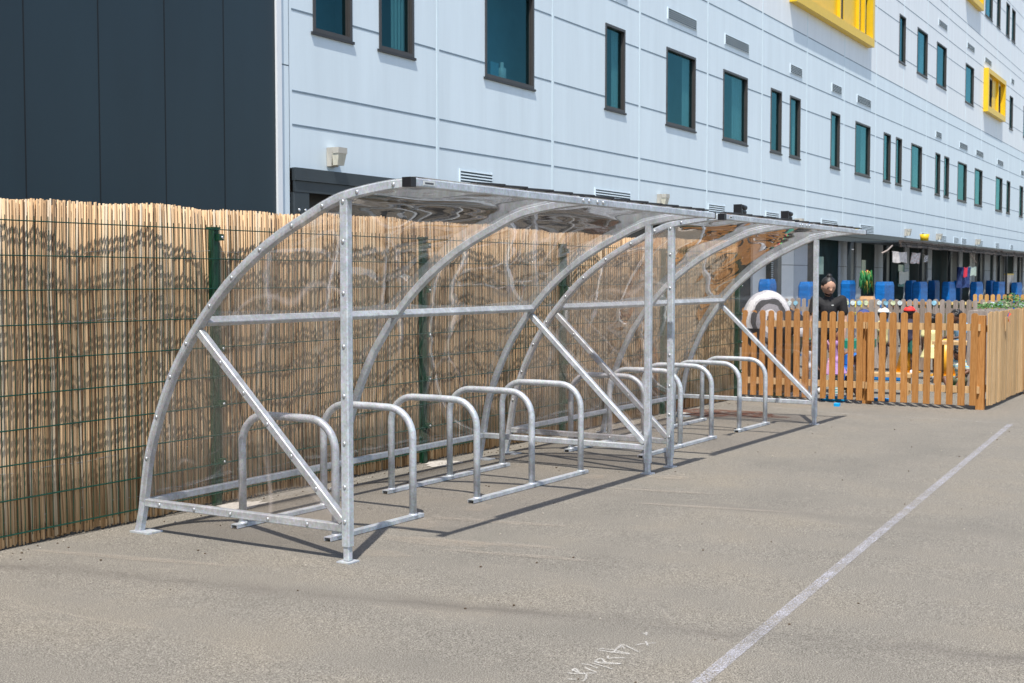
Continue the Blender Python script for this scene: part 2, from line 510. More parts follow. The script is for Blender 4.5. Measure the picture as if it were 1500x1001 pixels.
# chalk scribble
strokes = [[(305, 405), (345, 408), (405, 412), (402, 440), (385, 450)], [(330, 385), (375, 405), (465, 405)],
           [(380, 355), (430, 362), (470, 380)], [(400, 372), (420, 384), (462, 400)], [(440, 350), (510, 370), (550, 383)],
           [(450, 346), (500, 346), (600, 353)], [(455, 340), (490, 352), (595, 355)], [(455, 338), (490, 325), (510, 345)],
           [(470, 278), (520, 285), (645, 303)], [(480, 270), (560, 278), (610, 292)], [(540, 292), (600, 290), (650, 300)],
           [(560, 290), (600, 248), (640, 262), (695, 288)], [(525, 310), (530, 325), (560, 322), (620, 322)], [(590, 270), (600, 250), (615, 270)],
           [(680, 252), (720, 243), (790, 240)], [(735, 230), (745, 255)], [(715, 188), (750, 184)], [(740, 180), (738, 198)], [(305, 438), (350, 440)], [(330, 395), (345, 380), (370, 400)]]
mb = MB()
for st in strokes:
    st3 = [ground(750 + x / 3.75, 880 + y / 3.75) for x, y in st]
    pp = spline(st3, 5)
    n = len(pp); L = []; Q = []
    for i, p in enumerate(pp):
        t = (pp[min(i + 1, n - 1)] - pp[max(i - 1, 0)]); t.z = 0; t.normalize(); s = Vector((-t.y, t.x, 0)) * 0.0046
        L.append((p.x + s.x, p.y + s.y, gz(p.x) + 0.006)); Q.append((p.x - s.x, p.y - s.y, gz(p.x) + 0.006))
    mb.add(L + Q, [(i, i + n, i + n + 1, i + 1) for i in range(n - 1)])
tag(mb.build('chalk_scribble', M['chalk']), kind='structure')

# dusty patches round the drilled feet and the red-brown stain
mb = MB()
def blob(mb, c, rx, ry, lift, ang=0.0, seed=0):
    rnd = random.Random(seed)
    n = 20; vs = [(c[0], c[1], gz(c[0]) + lift)]
    for i in range(n):
        a_ = 2 * math.pi * i / n; k = 0.7 + 0.5 * rnd.random()
        x = math.cos(a_) * rx * k; y = math.sin(a_) * ry * k
        X = c[0] + x * math.cos(ang) - y * math.sin(ang); Y = c[1] + x * math.sin(ang) + y * math.cos(ang)
        vs.append((X, Y, gz(X) + lift))
    mb.add(vs, [(0, i + 1, (i + 1) % n + 1) for i in range(n)])
for i, (u, v, rx, ry) in enumerate([(640, 795, .09, .35), (690, 795, .05, .6), (610, 770, .2, .12), (725, 765, .05, .5), (185, 818, .05, .6), (560, 812, .08, .2), (700, 745, .15, .1), (975, 700, .12, .2), (870, 700, .12, .1), (760, 815, .04, .5), (960, 720, .04, .5), (1040, 745, .04, .6)]):
    blob(mb, ground(u, v), rx, ry, 0.0035 + 0.0004 * i, 0.2, i)
tag(mb.build('dust_patches', M['dust']), kind='structure')
mb = MB(); blob(mb, ground(1060, 606), 0.42, 0.85, 0.003, 0.0, 5)
tag(mb.build('rusty_stain', M['rust']), kind='structure')

mb = MB()
for i, x in enumerate([1.45, 3.93, 6.43, 8.91, 11.39, 13.88, 16.32]):
    blob(mb, (x + .05, 6.0 - .0095 * (x - 4.66)), .24, .13, 0.0032 + .0003 * i, 0.05, 40 + i)
tag(mb.build('concrete_footings', plain('pale_concrete', (.46, .43, .39), .9, var=.25, scale=30, bump=.4)), kind='structure')
mb = MB(); rg = random.Random(21)
for i in range(420):
    if i < 260: x = rg.uniform(2.5, 16); y = 6.1 - .0095 * (x - 4.66) - abs(rg.gauss(0, .10)) - .02
    else: x = rg.uniform(4, 15); y = rg.uniform(1.5, 6)
    r_ = rg.uniform(.003, .009); mb.ball((x, y, gz(x) + r_ * .5), r_, (1, rg.uniform(.6, 1.3), .6), 5, 3, 0 if rg.random() < .6 else 1)
tag(mb.build('scattered_grit', [plain('brown_grit', (.10, .07, .045), .9), plain('pale_grit', (.42, .38, .32), .9)]), 'small grit and reed scraps scattered on the tarmac and along the reed foot', 'grit', kind='stuff')
# ------------------------------------------------------------------ bicycle shelters
YAW = R(-0.67)
ZTOP = 2.035
PROF = [(1.640, -0.03), (1.600, 0.0), (1.580, 0.162), (1.532, 0.425), (1.441, 0.684), (1.322, 0.932), (1.226, 1.079), (1.115, 1.226),
        (0.905, 1.449), (0.686, 1.624), (0.470, 1.759), (0.217, 1.881), (0.125, 1.922), (-0.007, 1.966), (-0.25, 2.005), (-0.468, 2.022)]
ARC = [Vector((0, y, z)) for y, z in spline([(y, z, 0) for y, z in PROF[2:]], 5) for z in [z]] if False else None
arc2 = spline([Vector((0, y, z)) for y, z in PROF[2:]], 5)
TB = 0.05


def arc_at(z):
    best = min(arc2, key=lambda p: abs(p.z - z))
    return best


def off(pts, dist):
    """offset the arch profile outward (away from the inside of the shelter)"""
    out = []
    n = len(pts)
    for i, p in enumerate(pts):
        t = (pts[min(i + 1, n - 1)] - pts[max(i - 1, 0)]).normalized()
        nrm = Vector((0, t.z, -t.y)); 
        if nrm.y < 0 and nrm.z < 0: nrm = -nrm
        out.append(p + nrm * dist)
    return out


BOLTM = {}
def bolts(pts, parent, r=0.011, axis='x', name='bolt'):
    if (r, axis) not in BOLTM:
        m_ = MB(); bolt(m_, (0, 0, 0), r, axis); o = m_.build(name, M['bolt'], None, True); BOLTM[(r, axis)] = o.data; bpy.data.objects.remove(o)
    for p in pts:
        o = bpy.data.objects.new(name, BOLTM[(r, axis)]); COL.objects.link(o); o.parent = parent; o.location = p


def bolt(mb, c, r=0.011, axis='x', s=-1):
    mtx = None
    sc = (0.55, 1, 1) if axis == 'x' else ((1, .55, 1) if axis == 'y' else (1, 1, .55))
    mb.ball(c, r, sc, 8, 6)


def shelter(label, ox, oy, length, sticker_big):
    t = thing('bike_shelter', label, 'shelter', (ox, oy, 0), YAW, 'bike shelters standing end to end')
    L = length
    def g0(x):
        return gz(ox + x) + 0.0
    xsA = [TB / 2, L / 2, L - TB / 2]
    # arches
    for k, x in enumerate(xsA):
        mb = MB()
        mb.sweep([(x, p.y, p.z) for p in arc2], TB, TB, side=(1, 0, 0))
        o = mb.build('arch', M['galv'], t)
        for pl in o.data.polygons: pl.use_smooth = False
        # bolts along the outer ends
        if k != 1:
            bb = []; sx_ = x - TB / 2 - 0.002 if k == 0 else x + TB / 2 + 0.002
            acc = 0; last = arc2[0]
            for p in arc2[2:]:
                acc += (p - last).length; last = p
                if acc > 0.235:
                    acc = 0; bb.append((sx_, p.y, p.z))
            bolts(bb, o)
    # legs under the arch ends (front posts + rear legs)
    for x in (TB / 2, L - TB / 2):
        z0 = g0(x)
        mb = MB()
        mb.sweep([(x, 0, z0 + 0.09), (x, 0, 1.945)], TB, TB + .004, up=(0, 1, 0))
        p = mb.build('front_post', M['galv'], t)
        mb = MB(); mb.sweep([(x, 0, z0 + 0.012), (x, 0, z0 + 0.092)], TB - .012, TB - .01, up=(0, 1, 0))
        mb.build('foot_sleeve', M['galv'], p)
        mb = MB(); mb.box((x - .045, -.045, z0 + .001), (x + .045, .045, z0 + .009)); mb.build('foot_plate', M['galv'], p)
        bb = []
        for zz in (0.17, 0.36, 0.60, 0.86, 1.13, 1.42, 1.70, 1.915):
            s_ = -1 if x < 1 else 1
            bb.append((x + s_ * (TB / 2 + .002), 0, zz + .02))
        bolts(bb, p)
        # rear leg
        mb = MB()
        mb.sweep([(x, 1.625, z0 + 0.012), (x, 1.592, 0.10), (x, arc2[0].y + .001, arc2[0].z + .004)], TB - .003, TB - .003, side=(1, 0, 0))
        q = mb.build('rear_leg', M['galv'], t)
        mb = MB(); mb.box((x - .05, 1.50, z0 + .001), (x + .07, 1.66, z0 + .011)); mb.build('foot_plate', M['galv'], q)
    for x in (L / 2,):
        z0 = g0(x)
        mb = MB()
        mb.sweep([(x, 1.625, z0 + 0.012), (x, 1.592, 0.10), (x, arc2[0].y + .001, arc2[0].z + .004)], TB - .003, TB - .003, side=(1, 0, 0))
        q = mb.build('rear_leg', M['galv'], t)
        mb = MB(); mb.box((x - .05, 1.55, z0 + .001), (x + .05, 1.68, z0 + .011)); mb.build('foot_plate', M['galv'], q)
    # front beam with end caps and splice bolts
    mb = MB(); mb.sweep([(-.03, -0.478, 2.017), (L + .13, -0.478, 2.017)], 0.05, 0.045)
    o = mb.build('front_beam', M['galv'], t)
    mb = MB(); mb.box((-.075, -.506, 1.992), (-.028, -.450, 2.0425)); mb.build('end_cap', M['black'], o)
    mb = MB(); mb.box((L + .128, -.505, 1.992), (L + .142, -.451, 2.042)); mb.build('end_cap', M['black'], o)
    bolts([(L / 2 + dx, -.506, 2.020) for dx in (-.14, -.06, .06, .14)], o, .013, 'y')
    mb = MB(); mb.box((.04, -.5055, 2.006), (.145 if sticker_big else .10, -.5025, 2.030)); s_ = mb.build('maker_sticker', M['sticker'], o)
    mb = MB()
    for i in range(9 if sticker_big else 5):
        mb.box((.052 + i * .009, -.5065, 2.013), (.059 + i * .009, -.5055, 2.022))
    mb.build('sticker_lettering', M['ink'], s_)
    # dark roof-edge strip, laid in overlapping lengths
    x = 0.62 if sticker_big else 0.05; mb = MB(); i = 0
    while x < L + .02:
        x2 = min(x + random.uniform(.24, .36), L + .06)
        mtx = Matrix.Translation((x, 0, 2.058 + .001 * (i % 2))) @ Matrix.Rotation(-.022, 4, 'Y')
        mb.box((0, -.47, -.008), (x2 - x + .02, -.42, .004), mtx=mtx)
        x = x2; i += 1
    mb.build('roof_edge_strip', M['trim'], t)
    # bottom end rails, rear rail, mid rail, diagonals
    for x in (TB / 2, L - TB / 2):
        mb = MB(); mb.sweep([(x, .027, .150), (x, arc2[0].y - .024, .150)], TB - .006, .046)
        o = mb.build('end_rail', M['galv'], t)
        s_ = -1 if x < 1 else 1
        bolts([(x + s_ * (TB / 2), .27 + k * .29, .150) for k in range(5)], o)
        mj = arc_at(1.235)
        mb = MB(); mb.sweep([(x, .026, .185), (x, mj.y - .025, mj.z - .025)], TB - .004, .048, up=(1, 0, 0))
        o = mb.build('diagonal_brace', M['galv'], t)
        bolts([(x + s_ * (TB / 2), .026 + (mj.y - .051) * k / 6, .185 + (mj.z - .21) * k / 6) for k in range(1, 6)], o)
    mj = arc_at(1.255)
    for x0, x1 in ((TB, L / 2 - TB / 2), (L / 2 + TB / 2, L - TB)):
        mb = MB(); mb.sweep([(x0, mj.y, mj.z), (x1, mj.y, mj.z)], TB - .008, .05, up=(0, .55, .83)); mb.build('mid_rail', M['galv'], t)
        mb = MB(); mb.sweep([(x0, arc2[0].y, .15), (x1, arc2[0].y, .15)], TB - .008, .044); mb.build('rear_rail', M['galv'], t)
    # curved clear sheets (back and roof in one bend), one per bay
    prof = off(arc2, TB / 2 + .004)
    prof2 = off(arc2, TB / 2 + .008)
    for x0, x1 in ((.006, L / 2 - .002), (L / 2 + .002, L - .006)):
        nx = 14; n = len(prof); vs = []; fs = []
        for i in range(nx + 1):
            x = x0 + (x1 - x0) * i / nx
            for j in range(n):
                k = math.sin(math.pi * i / nx) * math.sin(math.pi * min(1, j / (n - 1)))
                dz = -0.016 * k + 0.005 * k * math.sin(x * 9 + j * .35 + ox)
                q = prof[j]; nn = (prof2[j] - prof[j]).normalized()
                vs.append((x, q.y + nn.y * dz, q.z + nn.z * dz))
        for i in range(nx):
            for j in range(n - 1):
                a_ = i * n + j
                fs.append((a_, a_ + 1, a_ + n + 1, a_ + n))
        mb = MB(); mb.add(vs, fs); mb.build('curved_sheet', M['sheet'], t, True)
    # end sheets
    for x in (-.003, L + .003):
        vs = [(x, 0.02, .135)]
        edge = [p for p in arc2 if p.y > 0.02]
        for p in edge: vs.append((x, p.y, p.z))
        vs.append((x, 0.02, 1.955))
        n = len(vs); m2 = MB()
        cent = (x, .75, .9)
        m2.add(vs, [tuple(range(n))]); m2.build('end_sheet', M['sheet_end'], t)
    return t


SH1 = (5.44, 4.262, 3.92)
SH2 = (9.762, 4.215, 3.935)
shelter('near clear roofed galvanised bike shelter with an end cap sticker, closest to the camera', *SH1, True)
shelter('far clear roofed galvanised bike shelter beside the golden picket fence', *SH2, False)


# cycle racks: hoops welded to two floor rails
def rack(label, sh, offs):
    ox, oy, L = sh
    t = thing('bicycle_rack', label, 'bike rack', (ox, oy, gz(ox + offs[0])), YAW, 'hooped bicycle racks inside the shelters')
    base_z = t.location.z
    for xo in offs:
        z0 = gz(ox + xo) - base_z + .026; H = 0.715; rc = 0.19
        y0, y1 = 0.45, 1.195
        path = [(xo, y0, z0), (xo, y0, H - rc - .15), (xo, y0, H - rc)]
        for k in range(1, 9):
            a_ = k / 8 * math.pi / 2
            path.append((xo, y0 + rc - rc * math.cos(a_), H - rc + rc * math.sin(a_)))
        path.append((xo, (y0 + y1) / 2, H + .002))
        for k in range(0, 9):
            a_ = k / 8 * math.pi / 2
            path.append((xo, y1 - rc + rc * math.sin(a_), H - rc + rc * math.cos(a_)))
        path.append((xo, y1, z0))
        mb = MB(); mb.tube(path, 0.0245, 16)
        for yy in (y0, y1):
            mb.tube([(xo, yy, z0 - .006), (xo, yy, z0 + .012)], [.036, .025], 14)
        mb.build('hoop', M['galv'], t, True)
    for yy in (0.45, 1.195):
        mb = MB(); xa, xb = offs[0] - .08, offs[-1] + .09
        za = gz(ox + xa) - base_z; zb = gz(ox + xb) - base_z
        # open C channel: top web and two flanges
        mb.sweep([(xa, yy, za + .026), (xb, yy, zb + .026)], .052, .005)
        mb.sweep([(xa, yy - .024, za + .0135), (xb, yy - .024, zb + .0135)], .004, .020)
        mb.sweep([(xa, yy + .024, za + .0135), (xb, yy + .024, zb + .0135)], .004, .020)
        mb.build('floor_rail', M['galv'], t)
    return t


hx = [.475, 1.265, 2.035, 2.80, 3.585]
rack('galvanised two hoop rack nearest the camera in the near shelter', SH1, hx[:2])
rack('galvanised three hoop rack at the far half of the near shelter', SH1, hx[2:])
rack('galvanised three hoop rack just behind the paired posts in the far shelter', SH2, hx[:3])
rack('galvanised two hoop rack at the picket fence end of the far shelter', SH2, hx[3:])

# floodlights clamped on the far shelter roof
def floodlight(label, u, v, lens_dx):
    p = on(1, 4.15, u, v)
    t = thing('floodlight', label, 'floodlight', (p.x, p.y, 2.02), YAW, 'black lamps on the far shelter roof')
    mb = MB(); mb.box((-.012, -.012, .0), (.012, .012, .12)); mb.build('bracket', M['black'], t)
    mb = MB(); mb.box((-.10, -.04, .085), (-.088, .04, .185)); mb.box((-.0875, -.02, .11), (-.01, .02, .14)); mb.build('mounting_plate', M['black'], t)
    mb = MB()
    for k, zz in enumerate((.115, .160)):
        mb.tube([(-.03, 0, zz + .012), (.03, .0, zz + .008), (.075 + .02 * k, 0, zz)], [.016, .020, .024], 12)
    mb.build('lamp_head', M['black'], t, True)
    return t
floodlight('black twin head lamp on the shelter roof, left of the pair', 1086, 318, 0)
floodlight('black twin head roof lamp beside a pale wall lamp, right of the pair', 1154, 326, 0)

# ------------------------------------------------------------------ mesh fence + reed screen
FX0, FX1 = 1.4, 16.38
def fy(x):
    return 6.125 - 0.0095 * (x - 4.66)
t = thing('mesh_fence', 'dark green twin wire mesh fence with posts in front of the reeds', 'fence', (0, 0, 0))
posts_x = [1.45, 3.93, 6.43, 8.91, 11.39, 13.88, 16.32]
wires = [1.852 - .2005 * k for k in range(10)]
for i in range(len(posts_x) - 1):
    xa, xb = posts_x[i] + .002, posts_x[i + 1] - .002
    mb = MB()
    n = int(round((xb - xa) / .0502))
    for k in range(n + 1):
        x = xa + .012 + (xb - xa - .024) * k / n
        mb.tube([(x, fy(x), wires[-1] - .02), (x, fy(x), 1.852 + .03)], .0026, 5)
    for z in wires:
        for dy in (-.0062, .0062):
            mb.tube([(xa, fy(xa) + dy, z), (xb, fy(xb) + dy, z)], .0037, 6)
    mb.build('wire_panel', M['green'], t)
for x in posts_x:
    y = fy(x) + .042
    mb = MB(); mb.sweep([(x, y, gz(x) - .02), (x, y, 1.86)], .06, .055, up=(0, 1, 0))
    mb.box((x - .034, y - .033, 1.858), (x + .034, y + .033, 1.87))
    p = mb.build('fence_post', M['green_post'], t)
    for z in (1.80, 1.42, 1.04, .66, .26):
        mb = MB(); mb.box((x - .012, y - .062, z - .022), (x + .034, y - .0285, z + .022)); mb.build('clamp', M['green_post'], p)
    bolts([(x + .014, y - .066, z) for z in (1.80, 1.42, 1.04, .66, .26)], p, .010, 'y')

mb = MB()
rnd = random.Random(3)
def wave(x):
    return .006 * math.sin(x * 1.9 + 1) + .009 * math.sin(x * 6.3) + .005 * math.sin(x * 15.0 + 2 * math.sin(x))
for layer in range(3):
    x = FX0
    gapn = 0
    while x < FX1:
        r = rnd.uniform(.005, .0105)
        x += r
        if rnd.random() < .16: x += rnd.uniform(.003, .010) * (1 if layer == 0 else 1.5)
        y0 = fy(x) + .032 + wave(x) + .042 * max(math.exp(-((x - xp_) / .13) ** 2) for xp_ in posts_x) + layer * .012 + rnd.uniform(0, .008)
        gi = int(x / .055 + .6 * math.sin(x * 9))
        top = 2.000 + .014 * math.sin(x * .9) + .008 * math.sin(x * 3.1 + 2) + .007 * math.sin(gi * 12.9898 + layer) + rnd.gauss(0, .0025) - layer * .010
        if rnd.random() < .012: top -= rnd.uniform(.01, .04)
        
        lean = rnd.gauss(0, .006)
        bow = rnd.gauss(0, .006)
        z0 = gz(x) + .005 + (rnd.uniform(0, .02))
        rings = []
        zz = [z0, .45, .95, 1.45, top]
        for q, z in enumerate(zz):
            f = (z - z0) / (top - z0)
            cx = x + lean * (f - .5) + bow * math.sin(f * math.pi * 1.5 + x)
            cy = y0 + wave(x + z * .4) * .3 + .006 * math.sin(z * 6 + x * 2.3) + .004 * math.sin(z * 11 - x * 5.1)
            rr = r * (1.04 - .12 * f)
            rings.append([(cx + rr * math.cos(a_), cy + rr * math.sin(a_) * .5, z) for a_ in (math.pi, math.pi * 1.25, math.pi * 1.5, math.pi * 1.75, math.pi * 2, math.pi / 2)])
        mb._rings(rings, True)
        x += r * (1.0 if layer < 2 else 1.0)
screen = mb.build('reed_screen', M['reed'])
screen.data.polygons.foreach_set('use_smooth', [len(p.vertices) == 4 for p in screen.data.polygons])
tag(screen, 'tan split reed screening with a ragged top, tied behind the green mesh', 'reed screen')
# stitching wire through the canes
mb = MB()
for z in (1.70, 1.28, .86, .42, .14):
    pts = [(x_ * .05, fy(x_ * .05) + .036 + wave(x_ * .05), z + .006 * math.sin(x_ * .7) + .02 * math.sin(x_ * .05)) for x_ in range(int(FX0 / .05), int(FX1 / .05))]
    mb.tube(pts, .0012, 4)
mb.build('stitching_wire', M['bolt'], screen)
# hollow backing litter visible through the gaps
# ------------------------------------------------------------------ the big pale building
FY = 10.2
def S(s, u=975):
    return on(1, FY, u, 408 - s * (1838 - u)).z
def FXu(u):
    return on(1, FY, u, 300).x
bld = thing('school_building', 'long pale blue panelled building with teal windows and yellow window boxes', 'building', (0, 0, 0))
X_END = 110.0
XS = FXu(425)
period = 0.346
wins = []   # x0,x1,z0,z1,kind
W1 = [(461, 516), (557, 606), (711, 781), (886, 914), (975, 1017), (1058, 1093), (1127.5, 1143), (1155.5, 1170.5), (1215.5, 1228.5), (1251.5, 1273), (1293, 1303), (1311, 1319.5), (1333.5, 1349), (1369, 1376), (1382, 1389), (1402, 1415), (1427, 1438), (1458, 1467.5), (1474, 1479), (1493, 1498)]
W2 = [(1313.6, 1322.6), (1340, 1354.8), (1368.6, 1382.6), (1411, 1423), (1476, 1480.8), (1496.6, 1503)]
W3 = [(1438, 1448.4), (1455, 1460), (1468.6, 1473.6), (1477, 1482), (1499, 1503)]
for a_, b_ in W1: wins.append((FXu(a_), FXu(b_), S(.263), S(.393)))
for a_, b_ in W2: wins.append((FXu(a_), FXu(b_), S(.610), S(.744)))
for a_, b_ in W3: wins.append((FXu(a_), FXu(b_), S(.977), S(1.11)))
# yellow boxes: outer rect and the windows in them
ybox = []
def ywin(u0, u1, s0, s1, inner):
    ybox.append((FXu(u0), FXu(u1), S(s0), S(s1), [(FXu(a_), FXu(b_)) for a_, b_ in inner]))
ywin(1153, 1268, .594, .80, [(1165, 1181), (1222.5, 1230.5), (1250, 1256), (1258.5, 1266)])
ywin(1437.5, 1464, .613, .775, [(1442, 1449.5), (1456, 1462)])
ywin(1409, 1429, .965, 1.14, [(1413, 1418), (1422, 1427)])
for (x0, x1, z0, z1, inn) in ybox:
    for a_, b_ in inn:
        wins.append((a_, b_, z0 + .28, z1 - .28))
Z0W = 2.87
ZTOPB = 19.0
ZSPLIT = S(.5398)
xcuts = sorted(set([XS, X_END] + [w[0] for w in wins] + [w[1] for w in wins]))
zcuts = sorted(set([Z0W, ZSPLIT, ZTOPB] + [w[2] for w in wins] + [w[3] for w in wins]))
mb = MB()
xi = {}
for i in range(len(xcuts) - 1):
    for j in range(len(zcuts) - 1):
        cx = (xcuts[i] + xcuts[i + 1]) / 2; cz = (zcuts[j] + zcuts[j + 1]) / 2
        if any(w[0] < cx < w[1] and w[2] < cz < w[3] for w in wins): continue
        a_, b_, c_, d_ = xcuts[i], xcuts[i + 1], zcuts[j], zcuts[j + 1]
        mb.add([(a_, FY, c_), (b_, FY, c_), (b_, FY, d_), (a_, FY, d_)], [(0, 1, 2, 3)], 0 if cz < ZSPLIT else 1)
mb.build('front_wall', [M['wall_low'], M['wall_high']], bld)
mb = MB()
mb.box((XS - .4, FY + .5, ZTOPB), (X_END + .1, FY + 14.1, ZTOPB + .3)); mb.box((XS - .4, FY - .05, ZTOPB), (X_END + .1, FY + .5, ZTOPB + .45))
mb.build('roof', M['steel_dark'], bld)
mb = MB(); mb.box((XS, FY + 13.8, -.12), (X_END, FY + 14, ZTOPB)); mb.box((X_END, FY, -.12), (X_END + .1, FY + 14, ZTOPB)); mb.build('rear_wall', M['wall_low'], bld)

# windows
for i, (x0, x1, z0, z1) in enumerate(wins):
    inyel = any(b_[0] < (x0 + x1) / 2 < b_[1] and b_[2] < (z0 + z1) / 2 < b_[3] for b_ in ybox)
    yy = FY
    mb = MB(); fw = .036; pj = .014
    mb.box((x0 - .01, yy - pj, z0 - .01), (x0 + fw, yy + .12, z1 + .01)); mb.box((x1 - fw, yy - pj, z0 - .01), (x1 + .01, yy + .12, z1 + .01))
    mb.box((x0 + fw, yy - pj, z0 - .01), (x1 - fw, yy + .12, z0 + fw)); mb.box((x0 + fw, yy - pj, z1 - fw), (x1 - fw, yy + .12, z1 + .01))
    # inner sash ring
    mb.box((x0 + fw, yy + .03, z0 + fw), (x0 + fw + .018, yy + .075, z1 - fw)); mb.box((x1 - fw - .018, yy + .03, z0 + fw), (x1 - fw, yy + .075, z1 - fw))
    mb.box((x0 + fw + .018, yy + .03, z0 + fw), (x1 - fw - .018, yy + .075, z0 + fw + .02))
    w = mb.build('window', M['frame'], bld)
    mb = MB(); mb.box((x0 + fw, yy + .050, z0 + fw), (x1 - fw, yy + .056, z1 - fw)); mb.build('pane', M['glass'], w)
    mb = MB(); mb.box((x0 - .05, yy - .030, z0 - .045), (x1 + .04, yy - .002, z0 - .012)); mb.build('sill', M['sill'], w)
    # room seen through the glass
    mb = MB(); D = .55
    X0, X1, Z0_, Z1_ = x0 - .25, x1 + .8, z0 - .1, z1 + .15
    vs = [(X0, yy + .13, Z0_), (X1, yy + .13, Z0_), (X1, yy + D, Z0_), (X0, yy + D, Z0_), (X0, yy + .13, Z1_), (X1, yy + .13, Z1_), (X1, yy + D, Z1_), (X0, yy + D, Z1_)]
    mb.add(vs, [(0, 1, 2, 3), (4, 7, 6, 5), (1, 5, 6, 2), (2, 6, 7, 3), (3, 7, 4, 0)])
    mb.build('room', M['interior'], w)
    rr = random.Random(i)
    if not inyel and rr.random() < .75:
        cw = (x1 - x0) * rr.uniform(.25, .5)
        xa = x1 - fw - cw + .06
        vs = []; n = 14
        for k in range(n + 1):
            xx = xa + cw * k / n; yv = yy + .135 + .012 * math.sin(k * 2.1)
            vs += [(xx, yv, z0 - .05), (xx, yv, z1)]
        mb = MB(); mb.add(vs, [(2 * k, 2 * k + 2, 2 * k + 3, 2 * k + 1) for k in range(n)]); mb.build('curtain', M['curtain'], w)

# toys on the sill of the wide window
x0, x1, z0, z1 = wins[2]
def toy(name, label, cat, mb, mat, smooth=False):
    o = mb.build(name, mat, None, smooth); tag(o, label, cat); return o
lil = plain('lilac_plush', (0.42, 0.32, 0.5), 0.9)
mb = MB(); zb = z0 + .07
px = x0 + .24
mb.tube([(px, FY + .22, z0 - .1), (px, FY + .22, zb + .2), (px, FY + .22, zb + .33)], [.10, .085, .04], 10); mb.ball((px, FY + .22, zb + .37), .07)
toy('soft_toy', 'lilac soft toy standing inside the wide upper window', 'toy', mb, lil, True)
mb = MB(); mb.box((x0 + .42, FY + .16, z0 - .1), (x0 + .66, FY + .3, z0 + .30), mtx=None); toy('storage_box', 'pale blue box inside the wide upper window', 'box', mb, plain('pale_blue_card', (.25, .6, .75), .7))
mb = MB(); mb.tube([(x0 + .86, FY + .22, z0 - .1), (x0 + .86, FY + .22, z0 + .25), (x0 + .86, FY + .22, z0 + .27), (x0 + .86, FY + .22, z0 + .35)], [.07, .07, .03, .03], 12); toy('bottle', 'white bottle inside the wide upper window', 'bottle', mb, plain('white_plastic', (.75, .78, .75), .4), True)

# yellow boxes round windows
for (x0, x1, z0, z1, inn) in ybox:
    mb = MB(); pj = .20; w = .20
    mb.box((x0, FY - pj, z0), (x0 + w, FY - .003, z1)); mb.box((x1 - w, FY - pj, z0), (x1, FY - .003, z1))
    mb.box((x0 + w, FY - pj, z0), (x1 - w, FY - .003, z0 + w + .04)); mb.box((x0 + w, FY - pj, z1 - w), (x1 - w, FY - .003, z1))
    yb = mb.build('yellow_window_box', M['yellow'], bld)
    mb = MB(); segs = []
    cur = x0 + w
    for a_, b_ in sorted(inn):
        if a_ - .02 > cur: segs.append((cur, a_ - .012))
        cur = b_ + .012
    if cur < x1 - w: segs.append((cur, x1 - w))
    for a_, b_ in segs:
        if b_ - a_ < .02: continue
        mb = MB(); mb.box((a_, FY - .03, z0 + w + .04), (b_, FY - .004, z1 - w)); mb.build('infill_panel', M['yellow_in'] if x1 - x0 > 8 else M['yellow'], yb)
        if b_ < x1 - w - .1:
            mb = MB(); mb.box((max(a_, b_ - .09), FY - .12, z0 + w + .04), (b_, FY - .031, z1 - w)); mb.build('mullion', M['yellow'], yb)

# panel joints
def blocked(z, x):
    for w in wins:
        if w[0] - .02 < x < w[1] + .02 and w[2] - .02 < z < w[3] + .02: return True
    for w in ybox:
        if w[0] - .02 < x < w[1] + .02 and w[2] - .02 < z < w[3] + .02: return True
    return False
vj = [15.218 + 3.45 * k for k in range(-0, 27)]
js = []
for k in range(4):
    for s_ in (.160, .1953, .280, .374, .4325):
        js.append(s_ + .3445 * k)
zj = [S(s_) for s_ in js if S(s_) < ZTOPB - .1]
mb = MB(); ed = sorted([XS] + vj + [X_END])
for z in zj:
    for i in range(len(ed) - 1):
        xa, xb = ed[i] + .05, ed[i + 1] - .05
        cuts = [xa, xb]
        for w in wins + [y[:4] for y in ybox]:
            if w[2] - .02 < z < w[3] + .02 and w[0] < xb and w[1] > xa: cuts += [max(xa, w[0] - .012), min(xb, w[1] + .012)]
        cuts.sort()
        for q in range(len(cuts) - 1):
            a_, b_ = cuts[q], cuts[q + 1]
            if b_ - a_ > .03 and not blocked(z, (a_ + b_) / 2):
                mb.box((a_, FY - .004, z - .011), (b_, FY - .0005, z + .011))
mb.build('panel_joint', M['joint_dark'], bld)
mb = MB()
for x in vj:
    zc = [Z0W + .02, ZTOPB - .02]
    for w in wins + [y[:4] for y in ybox]:
        if w[0] - .05 < x < w[1] + .05: zc += [w[2] - .02, w[3] + .02]
    zc.sort()
    for q in range(len(zc) - 1):
        if not blocked((zc[q] + zc[q + 1]) / 2, x) and zc[q + 1] - zc[q] > .05:
            mb.box((x - .020, FY - .005, zc[q]), (x + .020, FY - .001, zc[q + 1]))
mb.build('cover_strip', M['joint_light'], bld)

